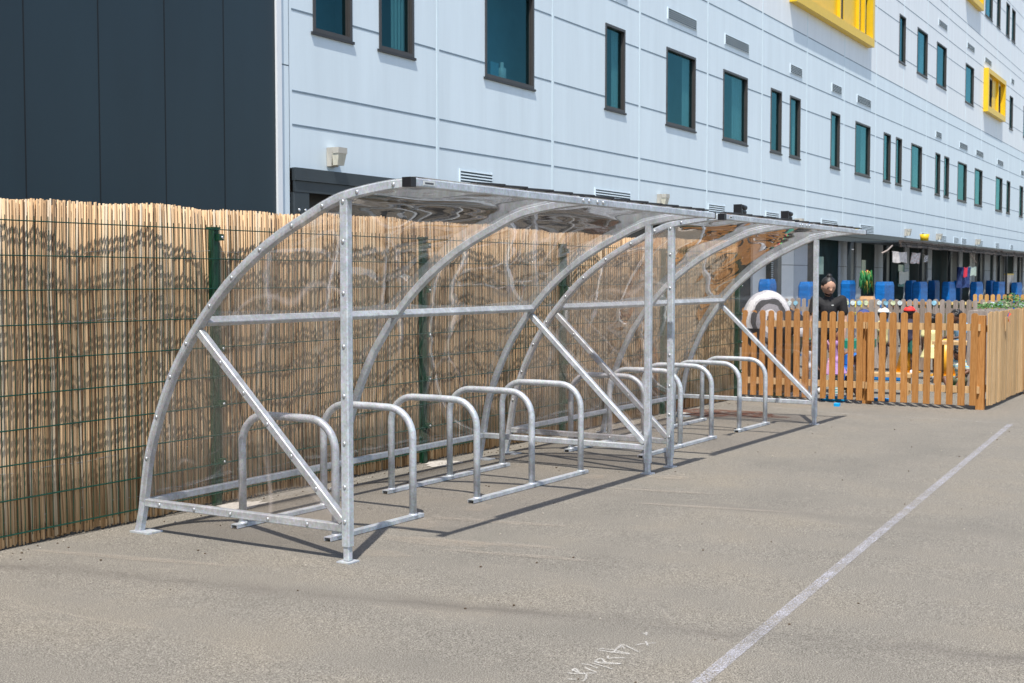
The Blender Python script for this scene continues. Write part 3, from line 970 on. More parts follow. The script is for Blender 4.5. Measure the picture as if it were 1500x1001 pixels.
# vents
def vent(u0, u1, s0, s1):
    x0, x1, z0, z1 = FXu(u0), FXu(u1), S(s0), S(s1)
    mb = MB(); mb.box((x0, FY - .014, z0), (x1, FY - .0045, z1))
    v = mb.build('vent', M['vent_dark'], bld)
    mb = MB(); n = 5
    mb.box((x0 - .012, FY - .022, z0 - .02), (x0 + .006, FY - .001, z1 + .02)); mb.box((x1 - .006, FY - .022, z0 - .02), (x1 + .012, FY - .001, z1 + .02))
    h = (z1 - z0) / (10 if z0 < 5 else 11)
    for k in range(6):
        zc = z0 + (z1 - z0) * k / 5
        mtx = Matrix.Translation((0, FY - .020, zc)) @ Matrix.Rotation(-.15, 4, 'X')
        mb.box((x0 + .0065, -.002, -h * (.42 if z0 < 5 else .18)), (x1 - .0065, .003, h * (.42 if z0 < 5 else .18)), mtx=mtx)
    mb.build('louvre', M['vent_pale'], v)
for a_, b_ in [(673, 720), (871, 922), (1037, 1061), (1121.5, 1140), (1203, 1226), (1260, 1279.5), (1349.8, 1358.7), (1376.7, 1386.3), (1397.5, 1404.3), (1409, 1415.8), (1431.8, 1440), (1458.7, 1464), (1480.5, 1484.6)]:
    vent(a_, b_, .117, .136)
for a_, b_ in [(900, 916), (976, 1017.6), (1059.5, 1094), (1155, 1172), (1216, 1230), (1253, 1273), (1368.8, 1377), (1403.8, 1415.3), (1428, 1438.6), (1459.4, 1468), (1494, 1498.5)]:
    vent(a_, b_, .4435, .4606)
for a_, b_ in [(1370.4, 1382.6), (1412.4, 1423), (1438.6, 1448), (1477.4, 1481.6), (1497, 1500.5)]:
    vent(a_, b_, .802, .819)

# ground floor: recessed wall, pale panels, doors, canopy columns
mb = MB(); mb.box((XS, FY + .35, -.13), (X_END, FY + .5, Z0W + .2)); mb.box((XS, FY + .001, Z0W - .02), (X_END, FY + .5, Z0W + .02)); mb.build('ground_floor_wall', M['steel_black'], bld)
GY = FY + .34
def gpanel(u0, u1, mat, name='cladding_panel', v1=None, v0=None, dy=0.0, split=True):
    a_ = on(1, GY, u0, 400); b_ = on(1, GY, u1, 400)
    zt = on(1, GY, u0, v1).z if v1 else 2.62
    zb = on(1, GY, u0, v0).z if v0 else -.11
    mb = MB()
    if split and not v1:
        mb.box((a_.x, GY - .05 - dy, zb), (b_.x, GY + .008, 1.86)); mb.box((a_.x, GY - .05 - dy, 1.875), (b_.x, GY + .008, zt))
    else:
        mb.box((a_.x, GY - .05 - dy, zb), (b_.x, GY + .008, zt))
    return mb.build(name, mat, bld)
for u0, u1, mt in [(1100, 1119, 'panel_white'), (1139, 1160, 'panel_white'), (1160.5, 1180, 'panel_grey'), (1226.5, 1239, 'panel_grey'), (1252, 1259, 'panel_grey'), (1279, 1291.5, 'panel_grey'),
                   (1323, 1329.5, 'panel_grey'), (1357, 1363, 'panel_grey'), (1403, 1408, 'panel_grey'), (1419, 1426, 'panel_white'), (1440.5, 1448.5, 'panel_grey'), (1453, 1457, 'panel_grey'), (1471, 1474, 'panel_grey'), (1483, 1488, 'panel_grey'), (1497, 1500, 'panel_grey'), (1507, 1512, 'panel_grey')]:
    gpanel(u0, u1, M[mt])
for u0, u1, mt in [(1120, 1138, 'glass_dark'), (1196, 1226, 'glass_dark'), (1259.3, 1278.7, 'glass_dark'), (1304, 1322, 'glass_dark'), (1331, 1344, 'glass_dark'), (1365, 1386, 'glass_dark'), (1409, 1418.5, 'glass_dark'), (1449, 1452.5, 'glass_dark'), (1475, 1482.5, 'glass_dark')]:
    gpanel(u0, u1, M[mt], 'glazed_door', dy=-.02, split=False)
for u0, u1, va, vb in [(1196.5, 1204, 376, 402), (1260, 1266, 381, 400), (1314, 1330, 388, 420)]:
    gpanel(u0, u1, M['glass_lit'], 'painted_lit_pane', va, vb, dy=-.005)
# blinds in the window behind the striped top
mb = MB(); a_ = on(1, GY, 1127, 400).x; b_ = on(1, GY, 1137, 400).x
for k in range(26):
    z = 1.2 + k * .05
    mb.box((a_, GY - .05, z), (b_, GY - .042, z + .02))
mb.build('window_blind', M['joint_light'], bld)

can = thing('entrance_canopy', 'dark grey steel canopy running along the ground floor with a brown roof edge', 'canopy', (0, 0, 0))
mb = MB()
mb.box((XS + .03, FY - .07, 2.72), (X_END, FY - .006, 2.875)); mb.box((XS + .03, FY - .045, 2.58), (X_END, FY - .02, 2.715))
mb.build('fascia_beam', M['steel_dark'], can)
xg0 = on(1, 8.9, 1316, 360).x
mb = MB(); mb.box((xg0, 8.9, 2.56), (X_END, FY - .075, 2.61)); mb.build('canopy_roof', M['steel_dark'], can)
mb = MB(); x = xg0; k = 0; rr = random.Random(4)
while x < 80:
    l = rr.uniform(.5, .9)
    mtx = Matrix.Translation((x, 0, 2.55 + rr.uniform(-.015, .015))) @ Matrix.Rotation(rr.uniform(-.02, .02), 4, 'Y')
    mb.box((0, 8.78 + rr.uniform(-.02, .02), .03), (l + .05, 8.895, .085), mtx=mtx)
    mb.box((0, 8.82, -.03), (l - .03, 8.88, .026), mtx=mtx)
    mb.box((0, 8.80, -.11), (l - .05, 8.86, -.045), mtx=mtx)
    x += l; k += 1
mb.build('roof_edge', M['brown_roof'], can)
cols = [(430, 446), (1240, 1250.7), (1292, 1303), (1345, 1354), (1386.5, 1396), (1430, 1439.5), (1458, 1469), (1489, 1496)]
lights = MB()
CY = FY + .02
cxs = []
for i, (a_, b_) in enumerate(cols):
    xa, xb = on(1, CY, a_, 400).x, on(1, CY, b_, 400).x
    cxs.append((xa, xb))
for xh in (16.8, 21.3, 25.8, 30.2):
    cxs.append((xh, xh + .25))
for (xa, xb) in cxs:
    xc = (xa + xb) / 2; w = .17
    mb = MB(); mb.sweep([(xc, CY, -.13), (xc, CY, 2.575)], .30, .12, up=(0, 1, 0)); c = mb.build('column', M['steel_dark'], can)
    bolts([(xc + dx, CY - .065, 2.36) for dx in (-.06, .06)], c, .022, 'y', 'spot_light')
xp = on(1, 8.85, 1474, 380).x
mb = MB(); mb.tube([(xp - .3, 8.84, 2.60), (xp, 8.84, 2.45), (xp, 8.84, -.1)], .045, 8); mb.build('downpipe', M['steel_dark'], can, True)

# dark left block
BX0 = -14.0
X403, X410 = FXu(403), FXu(410)
dk = thing('charcoal_block', 'tall charcoal blue panel clad wall rising behind the reed screen', 'building', (0, 0, 0))
mb = MB(); mb.box((BX0, FY - .02, -.1), (X403, FY + 13, 19)); mb.build('wall', M['charcoal'], dk)
mb = MB(); step = FXu(328) - FXu(242)
x = FXu(328)
while x > BX0:
    mb.box((x - .006, FY - .0225, -.1), (x + .006, FY - .0205, 19)); x -= step
mb.build('panel_joint', M['charcoal_dark'], dk)
mb = MB(); mb.box((X403 + .002, FY - .05, -.1), (X410, FY + .3, 19)); mb.build('corner_trim', M['trim_white'], dk)
mb = MB(); zz = on(1, FY, 415, 95).z
mb.box((X410 + .002, FY - .012, -.1), (XS - .02, FY + .3, zz - .008)); mb.box((X410 + .002, FY - .012, zz + .008), (XS - .02, FY + .3, 19)); mb.build('narrow_panel', M['wall_low'], bld)
mb = MB(); mb.box((XS - .018, FY + .004, -.1), (XS - .001, FY + .3, 19)); mb.build('shadow_gap', M['joint_dark'], bld)

# wall lamps
def wall_lamp(u0, u1, lab, s0=.1165, s1=.141):
    x0, x1 = FXu(u0), FXu(u1); z0, z1 = S(s0) + .05, S(s1)
    xc = (x0 + x1) / 2; w = .17
    t = thing('wall_lamp', lab, 'lamp', (xc, FY, 0), 0, 'bulkhead lamps on the pale wall above the canopy')
    h = z1 - z0
    mb = MB()
    # wedge back box
    vs = [(-w * .5, -.006, z0), (w * .5, -.006, z0), (w * .5, -.006, z1), (-w * .5, -.006, z1), (-w * .42, -.07, z0), (w * .42, -.07, z0), (w * .5, -.10, z1), (-w * .5, -.10, z1)]
    mb.add(vs, [(3, 2, 1, 0), (4, 5, 6, 7), (0, 1, 5, 4), (1, 2, 6, 5), (2, 3, 7, 6), (3, 0, 4, 7)])
    mb.box((-w * .52, -.20, z1 - h * .32), (w * .52, -.101, z1 - .002))
    o = mb.build('housing', M['lamp_body'], t)
    mb = MB(); zl, zt_ = z0 + .012, z1 - h * .322
    mb.add([(-w * .38, -.165, zl), (w * .38, -.165, zl), (w * .38, -.09, zl), (-w * .38, -.09, zl), (-w * .47, -.195, zt_), (w * .47, -.195, zt_), (w * .47, -.09, zt_), (-w * .47, -.09, zt_)], [(3, 2, 1, 0), (4, 5, 6, 7), (0, 1, 5, 4), (1, 2, 6, 5), (2, 3, 7, 6), (3, 0, 4, 7)])
    mb.build('lens', M['lamp_lens'], t)
    return t
wall_lamp(472, 497, 'beige bulkhead lamp nearest the camera, above the dark door head')
wall_lamp(957, 972, 'beige bulkhead lamp showing above the near shelter roof')
wall_lamp(1159, 1172, 'beige bulkhead lamp beside the black roof lamps', .105, .130)
wall_lamp(1321, 1331.5, 'beige bulkhead lamp above the start of the brown canopy edge')
wall_lamp(1368, 1377, 'beige bulkhead lamp right of the yellow bucket', .116, .14)
wall_lamp(1426.5, 1434, 'farthest beige bulkhead lamp above the brown canopy', .116, .14)
# yellow bucket on the canopy edge
p = on(1, 8.9, 1358, 354)
mb = MB(); mb.tube([(p.x, 8.98, 2.70), (p.x, 8.98, 2.90)], [.12, .15], 14); tag(mb.build('bucket', M['yellow'], None, True), 'small yellow bucket standing on the brown canopy edge', 'bucket')

# blue pads
padl = [(1116, 1134, 409, 9.3, 'blue pad seen above the striped top, leftmost of the pads'), (1175, 1193, 413, 8.2, 'tall blue pad left of the man in black'), (1236, 1251, 411, 9.7, 'narrow blue pad between the man and the green bunting'), (1286.5, 1311, 413, 8.6, 'broad bright blue pad right of the green bunting'),
        (1330, 1340, 411, 9.9, 'narrow dark blue pad behind a broader one under the papers'), (1341, 1358.5, 413, 9.2, 'blue pad in front of the notice door'), (1363, 1375, 411, 9.9, 'blue pad between two grey panels'), (1384, 1400, 413, 9.2, 'blue pad left of the hanging coat'), (1400.5, 1406, 411, 9.9, 'slim blue pad right beside the hanging coat'),
        (1425, 1440, 413, 9.2, 'blue pad right of the hanging coat'), (1447.5, 1457, 411, 9.9, 'blue pad farther along, half hidden by its neighbour'), (1458, 1476, 413, 9.2, 'blue pad on the column with the downpipe'), (1485, 1497, 414, 9.2, 'rightmost blue pad beside the yellow edged poster')]
for (u0, u1, v, Y, lab) in padl:
    a_ = on(1, Y, u0, v); b_ = on(1, Y, u1, v)
    rr = random.Random(int(u0))
    mb = MB(); w = max(.2, (b_.x - a_.x) * .62)
    x0 = a_.x + .12; dd = .26
    nx, nz = 3, 16; ZT = a_.z
    # padded sleeve with wrinkles: rounded box rings
    rings = []
    for k in range(nz + 1):
        z = -.11 + (ZT + .11) * k / nz
        q = rr.uniform(-.004, .004)
        if k == nz: q -= .03
        hw, hd = w / 2 + q, dd / 2 + q
        cx, cy = x0 + w / 2, Y
        c = .035
        rings.append([(cx - hw + c, cy - hd, z), (cx + hw - c, cy - hd, z), (cx + hw, cy - hd + c, z), (cx + hw, cy + hd - c, z), (cx + hw - c, cy + hd, z), (cx - hw + c, cy + hd, z), (cx - hw, cy + hd - c, z), (cx - hw, cy - hd + c, z)])
    mb._rings(rings, True)
    o = mb.build('column_pad', M['blue_pad']); tag(o, lab, 'pad', 'blue pads round the canopy columns')

# ------------------------------------------------------------------ picket fences
def picket(mb, x, y, z0, z1, w, d, rz, lean=0.0):
    """board with a rounded top; w wide, d thick"""
    prof = [(-w / 2, z0), (w / 2, z0)]
    for k in range(0, 7):
        a_ = math.pi * k / 6
        prof.append((w / 2 * math.cos(a_), z1 - w * .42 + w * .42 * math.sin(a_)))
    c, s = math.cos(rz), math.sin(rz)
    vs = []
    for dd in (-d / 2, d / 2):
        for (p, z) in prof:
            pl = p + lean * (z - z0)
            vs.append((x + pl * c - dd * s, y + pl * s + dd * c, z))
    n = len(prof)
    fs = [tuple(range(n - 1, -1, -1)), tuple(range(n, 2 * n))]
    for i in range(n):
        j = (i + 1) % n
        fs.append((i, j, j + n, i + n))
    mb.add(vs, fs)


def picket_run(parent, ax, ay, bx, by, z0, z1, pitch, w, mat, rails=(.22, .93), side=1, jitter=.004, railh=.085, name='picket_panel', zfun=None):
    L = math.hypot(bx - ax, by - ay); rz = math.atan2(by - ay, bx - ax)
    n = int(L / pitch); mb = MB(); rr = random.Random(int(ax * 100 + ay * 10))
    nx, ny = -math.sin(rz), math.cos(rz)
    for k in range(n + 1):
        t_ = (k + .5) / (n + 1)
        picket(mb, ax + (bx - ax) * t_, ay + (by - ay) * t_, z0 + rr.uniform(-jitter, jitter), z1 + rr.uniform(-jitter, jitter), w * rr.uniform(.94, 1.05), .02, rz, rr.gauss(0, .004))
    o = mb.build(name, mat, parent)
    for rzz in rails:
        mb = MB(); zz = z0 + (z1 - z0) * rzz
        mtx = Matrix.Translation((ax + nx * .035 * side, ay + ny * .035 * side, zz)) @ Matrix.Rotation(rz, 4, 'Z')
        mb.box((0, -.02, -railh / 2), (L, .02, railh / 2), mtx=mtx)
        mb.build('rail', M['wood_pale'] if mat != M['wood_grey'] else M['wood_grey'], parent)
    return o


def fpost(parent, x, y, z1, mat, s=.09):
    mb = MB(); mb.box((x - s / 2, y - s / 2, -.13), (x + s / 2, y + s / 2, z1)); mb.build('post', mat, parent)


GZ = gz(17)
pf = thing('picket_fence', 'golden round topped picket fence closing off the playground beyond the shelters', 'fence', (0, 0, 0))
ZT1 = 1.088
picket_run(pf, 16.42, 4.34, 16.40, 2.93, GZ + .055, ZT1 + .002, .143, .082, M['wood'], (.17, .845), side=1)
picket_run(pf, 16.46, 6.05, 16.43, 4.36, GZ + .055, ZT1 + .002, .124, .080, M['wood'], (.17, .845), side=1)
picket_run(pf, 17.15, 6.3, 16.85, 5.35, GZ + .055, ZT1 + .02, .124, .080, M['wood'], (.17, .845), side=1)
fpost(pf, 16.56, 4.35, ZT1 - .01, M['wood'], .1)
fpost(pf, 16.50, 2.93, ZT1 - .03, M['wood'], .1)
sf = thing('side_fence', 'pale close set timber board fence running away from the corner post at right', 'fence', (0, 0, 0))
mb = MB(); x = 16.50; y0 = 2.84; rr = random.Random(2)
while x < 23.5:
    yy = y0 - (x - 16.5) * .012
    mb.box((x - .047, yy - .011 + rr.uniform(-.003, .003), GZ + .05 + rr.uniform(-.01, .01)), (x + .047, yy + .011, ZT1 + .01 + rr.uniform(-.012, .012)))
    x += .112
mb.build('board_panel', M['wood_pale'], sf)
for z in (.10, .85):
    mb = MB(); mb.box((16.55, y0 + .012 - .09, z), (23.5, y0 + .05 - .02, z + .085)) if False else mb.box((16.58, y0 + .02, z), (23.5, y0 + .06, z + .085)); mb.build('rail', M['wood_pale'], sf)
for x in (19.05, 21.3, 23.4): fpost(sf, x, y0 - .075 - (x - 16.5) * .012, ZT1 + .06, M['wood_back'], .1)

# weathered middle fence and its painted discs
XM = 22.6
pa = on(0, XM, 1148, 437); pb = on(0, XM, 1516, 442)
mf = thing('weathered_fence', 'weathered grey picket fence with small painted pictures crossing the playground', 'fence', (0, 0, 0))
picket_run(mf, XM, pa.y, XM, pb.y, GZ + .05, pa.z, .113, .08, M['wood_grey'], (.2, .84), side=1, jitter=.01)
L_ = pa.y - pb.y; k = int(L_ / .113)
disc = [plain('painted_disc_a', (.62, .72, .78), .6, var=.4, scale=25), plain('painted_disc_b', (.25, .5, .68), .6, var=.6, scale=25), plain('painted_disc_c', (.6, .66, .42), .6, var=.5, scale=25)]
for i, u in enumerate((1156, 1165, 1240, 1249, 1258.5, 1268.5, 1288, 1297.5, 1308, 1318, 1368, 1443, 1453.5, 1465, 1476, 1497)):
    p = on(0, XM - .03, u, 444 if u < 1400 else 446)
    mb = MB(); mb.tube([(XM - .011, p.y, p.z), (XM - .022, p.y, p.z)], .042, 12); mb.build('painted_disc', disc[i % 3], mf)
# orange fence further back at the right
XB = 30.0
bf = thing('back_fence', 'orange toned low picket fence farthest back at right under the canopy', 'fence', (0, 0, 0))
p1 = on(0, XB, 1424, 431); p2 = on(0, XB, 1530, 431)
picket_run(bf, XB, p1.y, XB, p2.y, GZ + .05, p1.z, .13, .085, M['wood_back'], (.2, .8), side=1)

# ------------------------------------------------------------------ playground pieces
def cpoint(u, d, dz=0):
    p = depth(u, d); return Vector((p.x, p.y, GZ + dz))
def rgbm(name, c, r=.6, **k): return plain(name, c, r, **k)
# planter of leaves behind the side fence
lf = MB(); rr = random.Random(9)
for i in range(900):
    u = rr.uniform(1433, 1506); base = on(0, 19 + rr.uniform(0, 1.2), u, 452)
    f = (u - 1433) / 73
    hh = rr.uniform(0, .06 + .16 * math.exp(-((f - .68) / .22) ** 2))
    c = Vector((base.x, base.y, base.z + hh)); a_ = rr.uniform(0, 6.28); l = rr.uniform(.02, .045)
    d1 = Vector((math.cos(a_), math.sin(a_), rr.uniform(-.3, .8))).normalized() * l; d2 = Vector((-math.sin(a_), math.cos(a_), rr.uniform(-.5, .5))).normalized() * l * .5
    lf.add([c, c + d1 * .5 + d2, c + d1, c + d1 * .5 - d2], [(0, 1, 2, 3)])
pl = thing('planter', 'timber planter of leafy green plants behind the pale board fence', 'planter', (0, 0, 0))
lf.build('leaves', plain('leaf_green', (.07, .19, .035), .5, var=.5, scale=20), pl)
q0 = on(0, 19.7, 1433, 452); q1 = on(0, 19.7, 1506, 452)
mb = MB(); mb.box((18.9, min(q0.y, q1.y), GZ), (20.3, max(q0.y, q1.y), q0.z - .02)); mb.build('trough', M['wood_grey'], pl)
# toy windmill on side fence
w = thing('toy_windmill', 'small orange and blue toy windmill fixed to the pale board fence', 'toy', (0, 0, 0))
p = on(1, 2.80, 1473, 465)
for i, c in enumerate(((.8, .12, .05), (.05, .25, .7), (.85, .4, .05), (.7, .05, .2))):
    a_ = i * math.pi / 2 + .4; mb = MB()
    e1 = Vector((math.cos(a_), 0, math.sin(a_))) * .10; e2 = Vector((math.cos(a_ + .9), 0, math.sin(a_ + .9))) * .075
    q = p + Vector((0, -.03, 0)); mb.add([q, q + e1 + Vector((0, -.03, 0)), q + e2], [(0, 1, 2)]); mb.build('blade', rgbm('windmill_%d' % i, c), w)
mb = MB(); mb.tube([p + Vector((0, 0, -.18)), p + Vector((0, 0, .0)), p + Vector((0, -.03, .002))], .006, 6); mb.build('stick', M['wood_pale'], w)

# green tub table, toys, benches
def table(name, label, cat, u, d, w, dp, h, mat, legmat, rz=0, group=None, tt=.05):
    p = cpoint(u, d); t = thing(name, label, cat, p, rz, group)
    mb = MB(); mb.box((-w / 2, -dp / 2, h - tt), (w / 2, dp / 2, h)); mb.build('top', mat, t)
    for sx_ in (-1, 1):
        for sy in (-1, 1):
            mb = MB(); mb.box((sx_ * (w / 2 - .06) - .03, sy * (dp / 2 - .06) - .03, 0), (sx_ * (w / 2 - .06) + .03, sy * (dp / 2 - .06) + .03, h - tt - .001)); mb.build('leg', legmat, t)
    return t
mgreen = rgbm('green_plastic', (.01, .22, .14), .4)
tb = table('play_table', 'dark green water play table behind the girl in lilac', 'table', 1233, 19.4, .75, 1.0, .70, mgreen, mgreen, R(10), tt=.12)
def toybox(name, lab, u, d, z, s, c, cat='toy', rz=0):
    p = cpoint(u, d); mb = MB(); n = 8
    sx_, sy, sz = s
    rings = [[((sx_ / 2) * (1 - (.12 if k in (0, 3) else 0)) * a_, (sy / 2) * (1 - (.12 if k in (0, 3) else 0)) * b_, zz) for a_, b_ in ((-1, -.8), (-.8, -1), (.8, -1), (1, -.8), (1, .8), (.8, 1), (-.8, 1), (-1, .8))] for k, zz in enumerate((0, sz * .15, sz * .85, sz))]
    mb._rings(rings); o = mb.build(name, rgbm(name + '_' + str(int(u)), c, .4)); o.location = (p.x, p.y, GZ + z); o.rotation_euler[2] = rz; tag(o, lab, cat); return o
toybox('toy_block', 'red toy block on the green play table', 1207, 19.0, .705, (.2, .16, .08), (.6, .03, .03))
toybox('toy_tray', 'lime green toy tray on the green play table', 1212, 19.3, .705, (.2, .2, .05), (.1, .55, .1))
toybox('toy_tub', 'blue plastic tub on the ground under the play table', 1247, 18.6, .12, (.45, .45, .22), (.01, .12, .45), 'tub')
toybox('toy_crate', 'blue plastic crate beside the play table', 1255, 18.9, .32, (.25, .3, .2), (.02, .16, .5), 'crate')
toybox('toy_shovel', 'bright blue plastic toy lying at the foot of the picket fence', 1224, 16.8, .001, (.12, .34, .07), (.0, .30, .62))
toybox('toy_brick', 'small bright blue brick on the asphalt before the picket fence', 1228.5, 16.05, -.0, (.08, .07, .05), (.0, .35, .75))
toybox('toy_scoop', 'flat blue toy on the ground beneath the fence right of the crouching child', 1294, 16.8, .001, (.1, .2, .04), (.0, .2, .55))
toybox('toy_boat', 'blue toy boat lying on the playground behind the child in the white hat', 1306, 20.3, .0, (.35, .6, .09), (.01, .18, .5))
table('sand_bench', 'low pale wooden bench behind the crouching child', 'bench', 1290, 17.9, .3, .9, .30, M['wood_pale'], M['wood_pale'], R(5))
table('play_bench', 'low timber bench in the middle of the playground', 'bench', 1345, 22.4, .35, 2.0, .28, M['wood_pale'], M['wood'], 0)
table('craft_table', 'small wooden table in front of the child in the light blue shirt', 'table', 1418, 19.6, .5, .95, .66, M['wood_pale'], M['wood'], R(0))
table('garden_bench', 'brown timber ledge behind the weathered fence at the notice door', 'bench', 1332, 30, .5, 1.2, 1.08, M['wood'], M['wood'], R(-60))
# crates behind mid fence
toybox('parcel_box', 'tan cardboard box above the grey pickets below the green bunting', 1271, 27.5, .85, (.25, .3, .40), (.55, .32, .16), 'box')
toybox('toy_bag', 'yellow bag beside the cardboard box behind the grey pickets', 1256, 27.2, .85, (.3, .25, .3), (.75, .6, .05), 'bag')
for i, (u, lab) in enumerate([(1385, 'olive sided sand pit box behind the grey pickets, left one'), (1418, 'olive sided sand pit box behind the grey pickets, right one')]):
    p = cpoint(u, 31); t = thing('sand_pit', lab, 'sand pit', p, R(-60), 'sand pits behind the grey pickets')
    mb = MB(); mb.box((-.9, -.4, 0), (.9, .4, 1.0)); mb.build('side_panel', rgbm('olive_panel_%d' % i, (.10, .10, .035)), t)
    mb = MB()
    for k in range(12): mb.box((-.95 + k * .16, -.46, 1.0), (-.87 + k * .16, .46, 1.06), k % 2)
    mb.build('striped_edge', [rgbm('edge_yellow_%d' % i, (.75, .55, .2)), rgbm('edge_dark_%d' % i, (.1, .1, .08))], t)
# yellow slide / climbing wedge
for i, (u, d, lab) in enumerate([(1387, 21.2, 'orange plastic traffic cone behind the child in the yellow dress'), (1330, 21.8, 'orange plastic traffic cone behind the child in the red cap')]):
    p = cpoint(u, d); t = thing('traffic_cone', lab, 'cone', p, 0, 'orange cones on the playground')
    mo = rgbm('cone_orange_%d' % i, (.85, .42, .03), .4)
    mb = MB(); mb.tube([(0, 0, .03), (0, 0, .62)], [.19, .05], 16); mb.build('cone_body', mo, t, True)
    mb = MB(); mb.box((-.2, -.2, .0), (.2, .2, .03)); mb.build('base', mo, t)
# turf
tf = MB(); rr = random.Random(12)
for i in range(2600):
    p = cpoint(rr.uniform(1128, 1183), rr.uniform(17.4, 19.5)); a_ = rr.uniform(0, 6.28); h = rr.uniform(.02, .07)
    s = Vector((math.cos(a_), math.sin(a_), 0)) * .006
    tf.add([p - s, p + s, p + Vector((rr.uniform(-.02, .02), rr.uniform(-.02, .02), h))], [(0, 1, 2)])
tag(tf.build('grass_tuft', plain('grass_blades', (.09, .22, .04), .6, var=.4)), 'patch of short green grass behind the picket fence', 'grass', kind='stuff')

# hanging things under the canopy
def cloth(name, label, cat, u0, v0, u1, v1, Y, mats, skew=0.0, folds=3, amp=.03):
    a_ = on(1, Y, u0, v0); b_ = on(1, Y, u1, v1); n = 10; mz = 6
    vs = []; fs = []; mi = []
    mb = MB()
    for th in (0, .012):
        for j in range(mz + 1):
            for i in range(n + 1):
                f = i / n; g_ = j / mz
                x = a_.x + (b_.x - a_.x) * f + skew * g_
                vs.append((x, Y + th + amp * math.sin(f * folds * 2 * math.pi + g_), a_.z + (b_.z - a_.z) * g_ + .02 * math.sin(f * 9 + g_ * 3)))
    k = (n + 1) * (mz + 1)
    for j in range(mz):
        for i in range(n):
            q = j * (n + 1) + i
            mb.add([vs[q], vs[q + 1], vs[q + n + 2], vs[q + n + 1]], [(0, 1, 2, 3)], (i + j) % len(mats))
            mb.add([vs[q + k], vs[q + k + n + 1], vs[q + k + n + 2], vs[q + k + 1]], [(0, 1, 2, 3)], (i + j) % len(mats))
    # rim
    rim = [(0, i) for i in range(n + 1)] + [(j, n) for j in range(1, mz + 1)] + [(mz, i) for i in range(n - 1, -1, -1)] + [(j, 0) for j in range(mz - 1, -1, -1)]
    for q in range(len(rim) - 1):
        i0 = rim[q][0] * (n + 1) + rim[q][1]; i1 = rim[q + 1][0] * (n + 1) + rim[q + 1][1]
        mb.add([vs[i0], vs[i1], vs[i1 + k], vs[i0 + k]], [(0, 1, 2, 3)], 0)
    o = mb.build(name, mats, None, True); tag(o, label, cat)
    return o
paper = plain('printed_paper', (.66, .62, .60), .7, var=.35, scale=6)
paper2 = plain('pink_paper', (.62, .48, .44), .7, var=.4, scale=7)
cloth('hanging_papers', 'white printed papers hanging under the canopy near its start', 'paper', 1308, 369, 1327, 385, 8.95, [paper], .2, 2, .06)
cloth('hanging_papers', 'pinkish papers hanging under the canopy right of the white ones', 'paper', 1337, 371, 1347, 386, 8.95, [paper2, paper], -.1, 2, .05)
cloth('hanging_papers', 'black and white paper hanging beside a grey panel under the canopy', 'paper', 1355, 374, 1359, 384, 8.95, [paper, M['black']], 0, 1, .03)
cloth('notice', 'plain white notice on the pale door glass', 'notice', 1317.5, 398, 1331, 416, GY - .09, [plain('notice_paper', (.72, .74, .70), .7, var=.06)], 0, 1, .002)
cloth('hanging_coat', 'navy coat hanging from the canopy with a red stripe', 'coat', 1405, 392, 1419, 421, 8.95, [plain('navy_cloth', (.012, .03, .12), .8), plain('navy_cloth_b', (.02, .05, .16), .8)], 0, 2, .10)
cloth('red_scarf', 'red scarf hanging over the navy coat', 'scarf', 1413, 392, 1417, 406, 8.80, [plain('red_cloth', (.6, .02, .05), .7)], 0, 1, .03)
cloth('hanging_picture', 'pale green framed picture hanging right of the navy coat', 'picture', 1419, 391, 1430, 404, 8.92, [plain('pale_green_card', (.5, .6, .5), .6, var=.3, scale=12)], .05, 1, .01)
po = thing('poster', 'yellow edged noticeboard poster at the far right of the ground floor', 'poster', (0, 0, 0))
a_ = on(1, 9.4, 1472.5, 401); b_ = on(1, 9.4, 1484.5, 430)
mb = MB(); mb.box((a_.x, 9.4, b_.z), (b_.x, 9.43, a_.z - .06)); mb.build('sheet', plain('poster_print', (.72, .58, .48), .6, var=.5, scale=3), po)
mb = MB(); mb.box((a_.x, 9.395, a_.z - .059), (b_.x, 9.435, a_.z)); mb.build('top_border', M['yellow'], po)
# twine/branch mobile under canopy
def mobile(lab, pts, Y):
    mb = MB(); P_ = [on(1, Y, u, v) for u, v in pts]
    mb.tube(P_, .022, 6); tag(mb.build('driftwood_stick', plain('driftwood_%d' % int(pts[0][0]), (.34, .28, .25), .8), None, True), lab, 'stick')
mobile('grey driftwood stick hanging at the canopy corner', [(1292, 371), (1300, 367), (1307, 360)], 8.9)
mobile('grey twisted stick hanging above the coat', [(1422, 371), (1425, 377), (1430, 385)], 8.9)
# green ribbons bunting on a door
mats = [rgbm('ribbon_green', (.015, .16, .035)), rgbm('ribbon_red', (.6, .04, .08)), rgbm('ribbon_yellow', (.5, .42, .08)), rgbm('ribbon_dkgreen', (.01, .16, .03))]
mb = MB(); rr = random.Random(5)
for i in range(46):
    u = rr.uniform(1260, 1277); Y = 9.4 + rr.uniform(-.1, .1); mi = rr.choice([0, 0, 0, 3, 3, 2, 1])
    if mi == 1: u = rr.uniform(1266, 1272)
    a_ = on(1, Y, u, 396 + rr.uniform(0, 6)); b_ = on(1, Y, u + rr.uniform(-4, 4), 424 + rr.uniform(-12, 10))
    if mi == 1: b_ = on(1, Y, u, 414)
    mid = (a_ + b_) / 2 + Vector((rr.uniform(-.12, .12), 0, 0))
    mb.tube([a_, mid, b_], [.015, .022, .010], 6, mi)
tag(mb.build('ribbon_bunch', mats, None, True), 'bunch of green and red ribbons hanging on a ground floor door', 'ribbons')


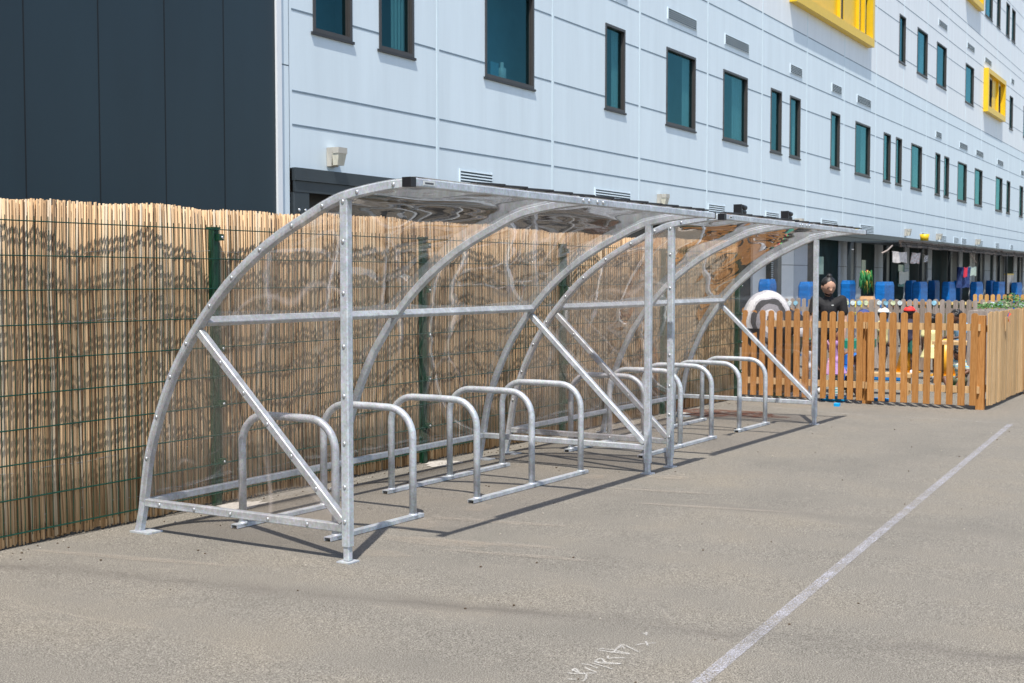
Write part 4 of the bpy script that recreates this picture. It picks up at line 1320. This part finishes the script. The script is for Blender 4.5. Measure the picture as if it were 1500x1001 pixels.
# ------------------------------------------------------------------ people
def remesh(mb, name, mats, vox, parent, smooth_it=6, pick=None, loc=None):
    """fuse overlapping shapes into one continuous skin"""
    me = bpy.data.meshes.new('tmp'); me.from_pydata([tuple(p) for p in mb.v], [], mb.f); me.update()
    o = bpy.data.objects.new('tmp', me); COL.objects.link(o)
    md = o.modifiers.new('r', 'REMESH'); md.mode = 'VOXEL'; md.voxel_size = vox
    sm = o.modifiers.new('s', 'SMOOTH'); sm.factor = .5; sm.iterations = smooth_it
    dg = bpy.context.evaluated_depsgraph_get(); dg.update()
    m2 = bpy.data.meshes.new_from_object(o.evaluated_get(dg))
    bpy.data.objects.remove(o); bpy.data.meshes.remove(me)
    m2.name = name
    m2.materials.clear()
    for mm in (mats if isinstance(mats, (list, tuple)) else [mats]): m2.materials.append(mm)
    m2.polygons.foreach_set('use_smooth', [True] * len(m2.polygons))
    if pick:
        m2.polygons.foreach_set('material_index', [pick(p.center) for p in m2.polygons])
    q = bpy.data.objects.new(name, m2); COL.objects.link(q); q.parent = parent
    return q


def cap(mb, a, b, r1, r2, seg=12):
    a = Vector(a); b = Vector(b)
    d = b - a
    pts = [a + d * f for f in (0, .33, .66, 1)]
    mb.tube(pts, [r1, r1 + (r2 - r1) * .33, r1 + (r2 - r1) * .66, r2], seg)
    mb.ball(a, r1, seg=seg, rings=8); mb.ball(b, r2, seg=seg, rings=8)


SKIN = {}
def skin(c):
    k = str(c)
    if k not in SKIN:
        SKIN[k] = plain('skin_%d' % len(SKIN), c, .55, var=.08, scale=10)
    return SKIN[k]


def person(label, pos, rz, H, skin_c, hair_c, top, bottom, J=None, child=True, headyaw=0, headpitch=0, hat=None, sleeves='short', legs='trousers', shoes=(.6, .6, .6), hair='short', group=None, vox=None, extra=None):
    t = thing('person', label, 'person', pos, rz, group)
    hs = 1.22 if child else 1.0           # children have larger heads
    thick = 1.12 if child else 1.0
    vox = vox or (.009 if child else .0085)
    j = dict(pelvis=(0, 0, .52), waist=(0, 0, .60), chest=(0, 0, .71), neck=(0, .0, .80), head=(0, .012, .895 if child else .925),
             shR=(.105, 0, .775), shL=(-.105, 0, .775), elR=(.13, -.01, .62), elL=(-.13, -.01, .62), wrR=(.135, .04, .49), wrL=(-.135, .04, .49),
             hiR=(.05, 0, .51), hiL=(-.05, 0, .51), knR=(.055, .015, .28), knL=(-.055, .015, .28), anR=(.055, -.01, .045), anL=(-.055, -.01, .045))
    if J: j.update(J)
    j = {k: Vector(v) * H for k, v in j.items()}
    sk = skin(skin_c)
    u = H * thick
    b = MB()
    hr = .066 * H * hs
    hm = Matrix.Rotation(headyaw, 3, 'Z') @ Matrix.Rotation(headpitch, 3, 'X')
    def hp(v): return j['head'] + hm @ (Vector(v) * hr)
    # skull, jaw, nose, ears
    b.ball(j['head'], hr, (.86, 1.0, 1.12), 16, 12, mtx=hm)
    b.ball(hp((0, .22, -.55)), hr * .66, (.9, .95, .9), 12, 8, mtx=hm)
    b.ball(hp((0, 1.02, -.16)), hr * .17, (.8, 1.1, 1.2), 8, 6, mtx=hm)
    b.ball(hp((0, .82, -.62)), hr * .24, (1.3, .7, .6), 8, 6, mtx=hm)
    for s in (-1, 1):
        b.ball(hp((s * .86, -.05, -.12)), hr * .22, (.45, .8, 1.2), 8, 6, mtx=hm)
    cap(b, j['neck'] - Vector((0, 0, .02 * H)), j['head'] - hm @ Vector((0, 0, hr * .5)), .030 * u, .028 * u)
    # torso
    cap(b, j['pelvis'], j['waist'], .062 * u, .056 * u); cap(b, j['waist'], j['chest'], .056 * u, .064 * u); cap(b, j['chest'], j['neck'], .060 * u, .032 * u)
    for s in ('R', 'L'):
        cap(b, j['chest'], j['sh' + s], .05 * u, .031 * u)
        cap(b, j['sh' + s], j['el' + s], .029 * u, .022 * u); cap(b, j['el' + s], j['wr' + s], .022 * u, .015 * u)
        cap(b, j['pelvis'], j['hi' + s], .055 * u, .05 * u)
        cap(b, j['hi' + s], j['kn' + s], .047 * u, .032 * u); cap(b, j['kn' + s], j['an' + s], .033 * u, .020 * u)
        # calf
        c = j['kn' + s].lerp(j['an' + s], .3); b.ball(c + Vector((0, -.006 * H, 0)), .034 * u)
        # hand: palm, four fingers, thumb
        wd = (j['wr' + s] - j['el' + s]).normalized(); side = Vector((0, 1, 0)) - wd * wd.y
        if side.length < .1: side = Vector((1, 0, 0)) - wd * wd.x
        side.normalize(); nrm = wd.cross(side)
        pc = j['wr' + s] + wd * .032 * H; cap(b, j['wr' + s], pc, .014 * u, .017 * u)
        for k, ln in enumerate((.040, .046, .043, .033)):
            o0 = pc + side * ((1.5 - k) * .0095 * H); m_ = o0 + wd * ln * .55 * H + nrm * .002 * H; e = m_ + wd * ln * .42 * H + nrm * .010 * H * (1 if s == 'R' else -1)
            b.tube([o0, m_, e], [.0058 * u, .0054 * u, .0042 * u], 7)
        th0 = j['wr' + s] + wd * .012 * H + side * .010 * H; b.tube([th0, th0 + side * .018 * H + wd * .014 * H, th0 + side * .022 * H + wd * .032 * H], [.0062 * u, .006 * u, .0045 * u], 7)
    body = remesh(b, 'body', sk, vox, t, 3)
    # feet/shoes
    for s in ('R', 'L'):
        f = j['an' + s]; dirv = Vector((0.15 if s == 'R' else -.15, 1, 0)).normalized() if not (extra and 'toe' in extra) else Vector(extra['toe'])
        m_ = MB(); base = Vector((f.x, f.y, max(.022 * H, f.z - .018 * H)))
        cap(m_, base - dirv * .018 * H, base + dirv * .085 * H, .027 * u, .022 * u)
        m_.ball(f, .026 * u)
        remesh(m_, 'shoe', plain('shoe_%s' % label[:12], shoes, .6), vox, t, 2)
    # shirt
    kind, mat_top = top
    m_ = MB(); g_ = .010 * H
    cap(m_, j['pelvis'] + Vector((0, 0, .005 * H)), j['waist'], .062 * u + g_ * 1.1, .058 * u + g_); cap(m_, j['waist'], j['chest'], .058 * u + g_, .066 * u + g_)
    cap(m_, j['chest'], j['neck'] - (j['neck'] - j['chest']) * .12, .060 * u + g_, .030 * u + g_ * .6)
    for s in ('R', 'L'):
        cap(m_, j['chest'], j['sh' + s], .052 * u + g_, .031 * u + g_)
        e = j['sh' + s].lerp(j['el' + s], .60) if sleeves == 'short' else j['el' + s]
        cap(m_, j['sh' + s], e, .031 * u + g_, .027 * u + g_ * (1.2 if sleeves == 'short' else .8))
        if sleeves == 'long': cap(m_, j['el' + s], j['wr' + s], .023 * u + g_ * .8, .018 * u + g_ * .6)
        cap(m_, j['pelvis'], j['hi' + s] + Vector((0, 0, .01 * H)), .055 * u + g_, .05 * u + g_)
    if kind == 'dress':
        pe = j['pelvis']; mid = (j['knR'] + j['knL']) / 2; mid = pe + (mid - pe) * .75
        m_.tube([pe, pe.lerp(mid, .5), mid], [.085 * u, .115 * u, .15 * u], 18)
    remesh(m_, 'dress' if kind == 'dress' else 'shirt', mat_top, vox, t, 3)
    # legs
    m_ = MB()
    for s in ('R', 'L'):
        cap(m_, j['pelvis'], j['hi' + s], .058 * u + g_ * .4, .053 * u + g_ * .4)
        kn = j['kn' + s]
        if legs == 'shorts': cap(m_, j['hi' + s], j['hi' + s].lerp(kn, .75), .050 * u + g_ * .5, .043 * u + g_ * .8)
        else:
            cap(m_, j['hi' + s], kn, .050 * u + g_ * .5, .036 * u + g_ * .5)
            cap(m_, kn, kn.lerp(j['an' + s], .9), .036 * u + g_ * .5, .026 * u + g_ * .5)
    if legs != 'none':
        remesh(m_, 'shorts' if legs == 'shorts' else 'trousers', bottom, vox, t, 2)
    # hair
    if hair:
        m_ = MB(); hc = plain('hair_%s' % label[:10], hair_c, .5, var=.4, scale=40)
        m_.ball(hp((0, -.17, .25)), hr * (1.0 if hair == 'bun' else 1.02), (.93, 1.0, 1.0), 14, 10, mtx=hm)
        if hair == 'bun': m_.ball(hp((0, -.25, 1.28)), hr * .36, (1, 1, .9), 10, 8, mtx=hm); m_.ball(hp((0, -.1, .95)), hr * .4, seg=8)
        if hair == 'bun':
            m_.ball(hp((0, .34, -.80)), hr * .52, (1.05, .9, .62), 12, 8, mtx=hm)
        if hair == 'long':
            cap(m_, hp((0, -.6, 0)), hp((0, -.75, -1.4)), hr * .7, hr * .45)
            for s in (-1, 1): cap(m_, hp((s * .62, -.3, 0)), hp((s * .6, -.4, -1.2)), hr * .4, hr * .28)
        if hair == 'curly':
            rr = random.Random(len(label))
            for k in range(26):
                a_, e_ = rr.uniform(0, 6.28), rr.uniform(.0, 1.2)
                m_.ball(hp((math.cos(a_) * math.cos(e_) * .8, math.sin(a_) * math.cos(e_) * .85 - .2, math.sin(e_) + .25)), hr * .3, seg=8, rings=6)
        remesh(m_, 'hair', hc, vox * .8, t, 1)
    # beard
    # eyes and brows, mouth
    brm = plain('brow_%s' % label[:10], (hair_c[0] + .08, hair_c[1] + .03, hair_c[2] + .03), .7)
    for s in (-1, 1):
        m_ = MB(); m_.ball(hp((s * .34, .86, .04)), hr * .10, (1.3, .5, .8), 8, 6, mtx=hm); m_.build('eye', M['black'], t, True)
        m_ = MB(); m_.ball(hp((s * .34, .90, .26)), hr * .11, (1.8, .4, .4), 8, 6, mtx=hm); m_.build('eyebrow', brm, t, True)
    m_ = MB(); m_.ball(hp((0, .99, -.60)), hr * .13, (1.7, .4, .45), 8, 6, mtx=hm); m_.build('mouth', brm, t, True)
    if hat:
        m_ = MB(); hatc, brim = hat
        n = 12; rings = []
        for k in range(7):
            e_ = k / 6 * math.pi / 2 * .97
            rings.append([hp((math.cos(a_) * math.cos(e_) * 1.04, math.sin(a_) * math.cos(e_) * 1.12 - .08, .34 + math.sin(e_) * .92)) for a_ in [2 * math.pi * q / 16 for q in range(16)]])
        m_._rings(rings)
        if brim == 'peak':
            m_.ball(hp((0, 1.15, .36)), hr * .62, (1.05, 1.0, .10), 14, 6, mtx=hm)
        else:
            m_._rings([[hp((math.cos(a_) * r_, math.sin(a_) * r_ * 1.05 - .05, z_)) for a_ in [2 * math.pi * q / 18 for q in range(18)]] for r_, z_ in ((1.0, .40), (1.32, .18), (1.34, .14), (1.0, .36))])
        m_.build('cap', plain('hat_%s' % label[:10], hatc, .7, var=.06), t, True)
    return t


def cm(name, c, **k): return plain(name, c, .8, **k)
def at(u, d):
    p = depth(u, d); return (p.x, p.y, GZ)
def face(d_u):  # rotation so that local +Y points at the camera from there
    p = depth(d_u, 18); return math.atan2(-p.y, -p.x) - math.pi / 2
BRW = (.16, .075, .045); DRK = (.09, .045, .03); TAN = (.42, .235, .15); HBK = (.008, .007, .007)
FC = face(1230)
# adult man
mt = person('young man in a black T-shirt with a topknot looking down behind the picket fence', at(1214, 17.9), FC, 1.70, (.50, .29, .20), (.012, .010, .010), ('shirt', cm('black_jersey', (.012, .012, .014), var=.35, scale=5)), cm('black_trousers', (.02, .02, .022)),
       J=dict(head=(0, .030, .898), neck=(0, .005, .825), shR=(.108, 0, .785), shL=(-.108, 0, .785), elR=(.134, .005, .62), elL=(-.134, .005, .62), wrR=(.125, .065, .49), wrL=(-.125, .065, .49)),
       child=False, headyaw=.35, headpitch=-.38, hair='bun', legs='trousers')
for o in children(mt):
    if o.name.startswith('shirt'):
        mb = MB(); mb.box((-.075, .158, 1.255), (-.045, .162, 1.268)); mb.build('chest_badge', M['sticker'], o)

# stripes material for the bent person
def stripes(name, cols, scale, direction='Z', dist=0.0):
    m, nt, b = new_mat(name)
    w = mk(nt, 'ShaderNodeTexWave', bands_direction=direction, Scale=scale, Distortion=dist)
    nt.links.new(coord(nt), w.inputs['Vector'])
    st = [(i / len(cols), c) for i, c in enumerate(cols)]
    o = ramp(nt, w.outputs[0], st)
    o.node.color_ramp.interpolation = 'CONSTANT'
    nt.links.new(o, b.inputs['Base Color']); b.inputs['Roughness'].default_value = .9
    return m


# adult bent over, back towards us-left, in broad stripes
class_m, nt, b = new_mat('striped_knit')
w = nt.nodes.new('ShaderNodeTexGradient'); w.gradient_type = 'SPHERICAL'; S62 = .47
mp = nt.nodes.new('ShaderNodeMapping'); tcn = nt.nodes.new('ShaderNodeTexCoord')
nt.links.new(tcn.outputs['Object'], mp.inputs['Vector'])
BENT_C = Vector((0, .41, 1.06))
mp.inputs['Location'].default_value = (0, -BENT_C.y / .38 - .11, -BENT_C.z / .47 - .11); mp.inputs['Scale'].default_value = (0, 1 / .38, 1 / .47)
wn = mk(nt, 'ShaderNodeTexNoise', Scale=5.0, Detail=3.0); nt.links.new(tcn.outputs['Object'], wn.inputs['Vector'])
wa = nt.nodes.new('ShaderNodeVectorMath'); wa.operation = 'MULTIPLY_ADD'; nt.links.new(wn.outputs['Color'], wa.inputs[0]); wa.inputs[1].default_value = (0, .22, .22); nt.links.new(mp.outputs[0], wa.inputs[2])
nt.links.new(wa.outputs[0], w.inputs[0])
kn = mk(nt, 'ShaderNodeTexNoise', Scale=60.0, Detail=3.0); nt.links.new(tcn.outputs['Object'], kn.inputs['Vector'])
o = ramp(nt, w.outputs[0], [(0.0, (.5, .5, .52)), (.05, (.03, .03, .035)), (.10, (.45, .45, .48)), (.16, (.66, .65, .66)), (.28, (.46, .45, .47)), (.33, (.05, .05, .055)), (.50, (.26, .25, .27)), (.68, (.64, .63, .64)), (.84, (.06, .06, .06))])
o.node.color_ramp.interpolation = 'CONSTANT'
mu = mk(nt, 'ShaderNodeMix', data_type='RGBA', blend_type='MULTIPLY'); mu.inputs[0].default_value = .5
nt.links.new(o, mu.inputs[6]); nt.links.new(ramp(nt, kn.outputs[0], [(.3, (.4,) * 3), (.6, (1,) * 3)]), mu.inputs[7])
nt.links.new(mu.outputs[2], b.inputs['Base Color']); b.inputs['Roughness'].default_value = .95
FB = FC - math.pi / 2 - .25     # facing left in the picture
bp_ = person('adult bending over in a black, grey and white striped wrap near the reeds', at(1168, 17.3), R(30.5), 1.70, TAN, HBK, ('shirt', class_m), cm('olive_patterned_trousers', (.05, .05, .03), var=.8, scale=18),
       J=dict(pelvis=(0, -.02, .53), waist=(0, .07, .625), chest=(0, .19, .685), neck=(0, .295, .64), head=(0, .35, .555), shR=(.10, .25, .64), shL=(-.10, .25, .64), elR=(.12, .27, .47), elL=(-.12, .27, .47), wrR=(.09, .30, .33), wrL=(-.09, .30, .33), knR=(.06, .04, .29), knL=(-.06, .04, .29)),
       child=False, headpitch=-1.4, hair='short', legs='trousers', sleeves='long')
for o in children(bp_):
    if o.name.startswith('shirt'):
        # loose cape-like knit fanned over the back
        m_ = MB(); Hh = 1.70
        m_.ball((0, .41, 1.04), .44, (.55, .80, 1.0), 24, 16); m_.ball((0, .16, 1.02), .22, (.9, 1.3, .9), 16, 10)
        q = remesh(m_, 'knitted_wrap', [class_m, M['black']], .014, bp_, 2, pick=lambda c: 0 if (c.z > .96 and c.y > .12) else 1)
        q.location = (0, 0, 0)

KD = [
 ('small child in a white peaked cap, pale yellow top and dark shorts', 1294, 21.0, 1.16, DRK, ('shirt', cm('pale_yellow_a', (.72, .62, .30))), cm('charcoal_shorts', (.05, .04, .045)), dict(legs='shorts', hat=((.85, .83, .78), 'peak'), headyaw=1.2), 1.3, (.75, .6, .6)),
 ('child in a red cap with a navy top and green shorts', 1333, 21.6, 1.17, DRK, ('shirt', cm('navy_top', (.03, .03, .06))), cm('bottle_green', (.03, .16, .13)), dict(legs='shorts', hat=((.85, .04, .035), 'peak'), headyaw=-.4), 2.8, (.8, .82, .85)),
 ('child in a lemon yellow dress and white shoes with dark hair', 1366, 20.4, 1.06, DRK, ('dress', cm('lemon_cotton', (.82, .74, .36))), cm('lemon_b', (.8, .7, .3)), dict(legs='none', hair='curly', sleeves='short'), 3.0, (.85, .85, .85)),
 ('child in a light blue shirt leaning over the craft table', 1409, 20.3, 1.14, DRK, ('shirt', cm('sky_blue_shirt', (.25, .45, .65))), cm('navy_trousers', (.02, .03, .07)), dict(hair='curly', sleeves='short', J=dict(head=(0, .09, .89), neck=(0, .04, .80), chest=(0, .02, .71), wrR=(.10, .20, .60), wrL=(-.10, .20, .60), elR=(.14, .08, .62), elL=(-.14, .08, .62))), -1.0, (.3, .3, .3)),
 ('child in a navy cap just behind the square fence post', 1265, 19.6, 1.17, BRW, ('shirt', cm('dark_tee', (.03, .03, .05))), cm('navy_shorts', (.02, .02, .06)), dict(legs='shorts', hat=((.04, .06, .2), 'peak'), headyaw=.6), 1.4, (.3, .3, .3)),
 ('child in a white cap and mustard vest behind the left end of the fence', 1133, 17.9, .98, DRK, ('shirt', cm('mustard_vest', (.80, .50, .04))), cm('navy_skirt', (.03, .035, .06)), dict(legs='shorts', hair='curly', sleeves='short'), .4, (.5, .5, .5)),
 ('child in a white sun hat half hidden at the left end of the fence', 1113, 18.0, .92, DRK, ('shirt', cm('pale_tee', (.5, .5, .52))), cm('grey_shorts', (.12, .12, .13)), dict(legs='shorts', hat=((.85, .85, .85), 'brim')), .2, (.4, .4, .4)),
 ('toddler in a grey white top just left of the last shelter post', 1190, 17.6, .78, BRW, ('shirt', cm('grey_white_top', (.5, .52, .58))), cm('grey_leggings', (.2, .2, .22)), dict(hair='curly'), .9, (.4, .4, .4)),
]
for lab, u, d, H, sc_, top, bot, kw, rot, sh in KD:
    person(lab, at(u, d), FC + rot, H, sc_, HBK, top, bot, shoes=sh, **kw)
# girl in lilac and pink at the fence
lil2 = new_mat('lilac_pink_dress'); m, nt, b = lil2
sx = nt.nodes.new('ShaderNodeSeparateXYZ'); nt.links.new(coord(nt), sx.inputs[0])
o = ramp(nt, sx.outputs[0], [(0.0, (.72, .42, .62)), (.03, (.44, .26, .56))]); nt.links.new(o, b.inputs['Base Color']); b.inputs['Roughness'].default_value = .9
person('girl in a pink and lilac dress and striped leggings at the fence', at(1224, 17.25), FC + 2.3, .98, (.30, .15, .09), HBK, ('dress', m), stripes('striped_leggings', [(.75, .8, .8), (.1, .45, .5)], 9.0), hair='long', headyaw=-1.1, shoes=(.2, .2, .25), J=dict(elL=(-.13, .03, .64), wrL=(-.08, .13, .66), wrR=(.10, .14, .64), elR=(.13, .04, .62)))
# crouching child reaching under the fence
person('child crouching in a white vest with one hand on the ground under the fence', at(1256, 17.35), FC + .15, .98, DRK, HBK, ('shirt', cm('white_vest', (.78, .78, .76))), cm('dark_trousers', (.03, .03, .04)), hair='short', headpitch=-.7,
       J=dict(pelvis=(0, -.16, .22), waist=(0, -.08, .29), chest=(0, .02, .37), neck=(0, .10, .43), head=(0, .15, .51), shR=(.10, .09, .40), shL=(-.10, .09, .40), elR=(.13, .33, .26), elL=(-.15, .14, .25), wrR=(.09, .58, .085), wrL=(-.13, .26, .20), hiR=(.06, -.16, .21), hiL=(-.06, -.16, .21), knR=(.12, .06, .27), knL=(-.12, .06, .27), anR=(.10, -.06, .045), anL=(-.10, -.06, .045)))
# seated child in a bright striped shirt
person('seated child in a white shirt with green and yellow stripes, at the corner post', at(1408, 18.2), FC - .5, 1.0, BRW, HBK, ('shirt', stripes('bright_striped_shirt', [(.8, .8, .78), (.8, .8, .78), (.15, .5, .3), (.85, .75, .2), (.2, .45, .7)], 4.6)), cm('khaki_shorts', (.12, .13, .08)), hair='curly', headyaw=-.6, headpitch=-.4, legs='shorts',
       J=dict(pelvis=(0, -.06, .16), waist=(0, -.05, .25), chest=(0, -.02, .36), neck=(0, .0, .455), head=(0, .02, .55), shR=(.105, 0, .43), shL=(-.105, 0, .43), elR=(.15, .06, .30), elL=(-.15, .06, .30), wrR=(.07, .18, .24), wrL=(-.07, .18, .24), hiR=(.06, -.04, .14), hiL=(-.06, -.04, .14), knR=(.13, .20, .20), knL=(-.13, .20, .20), anR=(.05, .26, .05), anL=(-.05, .30, .05)))
# low seat for the seated child
p = cpoint(1408, 18.28)
mb = MB(); mb.tube([(p.x, p.y, GZ), (p.x, p.y, GZ + .095)], [.17, .15], 16); tag(mb.build('floor_stool', cm('green_stool', (.05, .25, .1)), None, True), 'low round green stool under the seated child', 'stool')

# ------------------------------------------------------------------ light and sky
sun_dir = Vector((-1.06, -.49, 2.25)).normalized()
sl_ = bpy.data.lights.new('sun', 'SUN'); sl_.energy = 4.3; sl_.angle = R(.55); sl_.color = (1, .955, .88)
so = bpy.data.objects.new('sun', sl_); COL.objects.link(so); so.rotation_euler = sun_dir.to_track_quat('Z', 'Y').to_euler(); so.location = (-10, -8, 25)
wd = bpy.data.worlds.new('World'); scn.world = wd; wd.use_nodes = True
nt = wd.node_tree; bg = nt.nodes['Background']; bg.inputs[1].default_value = .15
sk = nt.nodes.new('ShaderNodeTexSky'); sk.sky_type = 'NISHITA'; sk.sun_disc = False
sk.sun_elevation = math.asin(sun_dir.z); sk.sun_rotation = math.atan2(sun_dir.x, sun_dir.y)
sk.air_density = 1.0; sk.dust_density = 1.2
nt.links.new(sk.outputs[0], bg.inputs[0])
scn.view_settings.view_transform = 'Standard'; scn.view_settings.look = 'None'; scn.view_settings.gamma = 1; scn.view_settings.exposure = 0.36
scn.cycles.transparent_max_bounces = 32
scn.cycles.max_bounces = 8
scn.cycles.caustics_reflective = False; scn.cycles.caustics_refractive = False
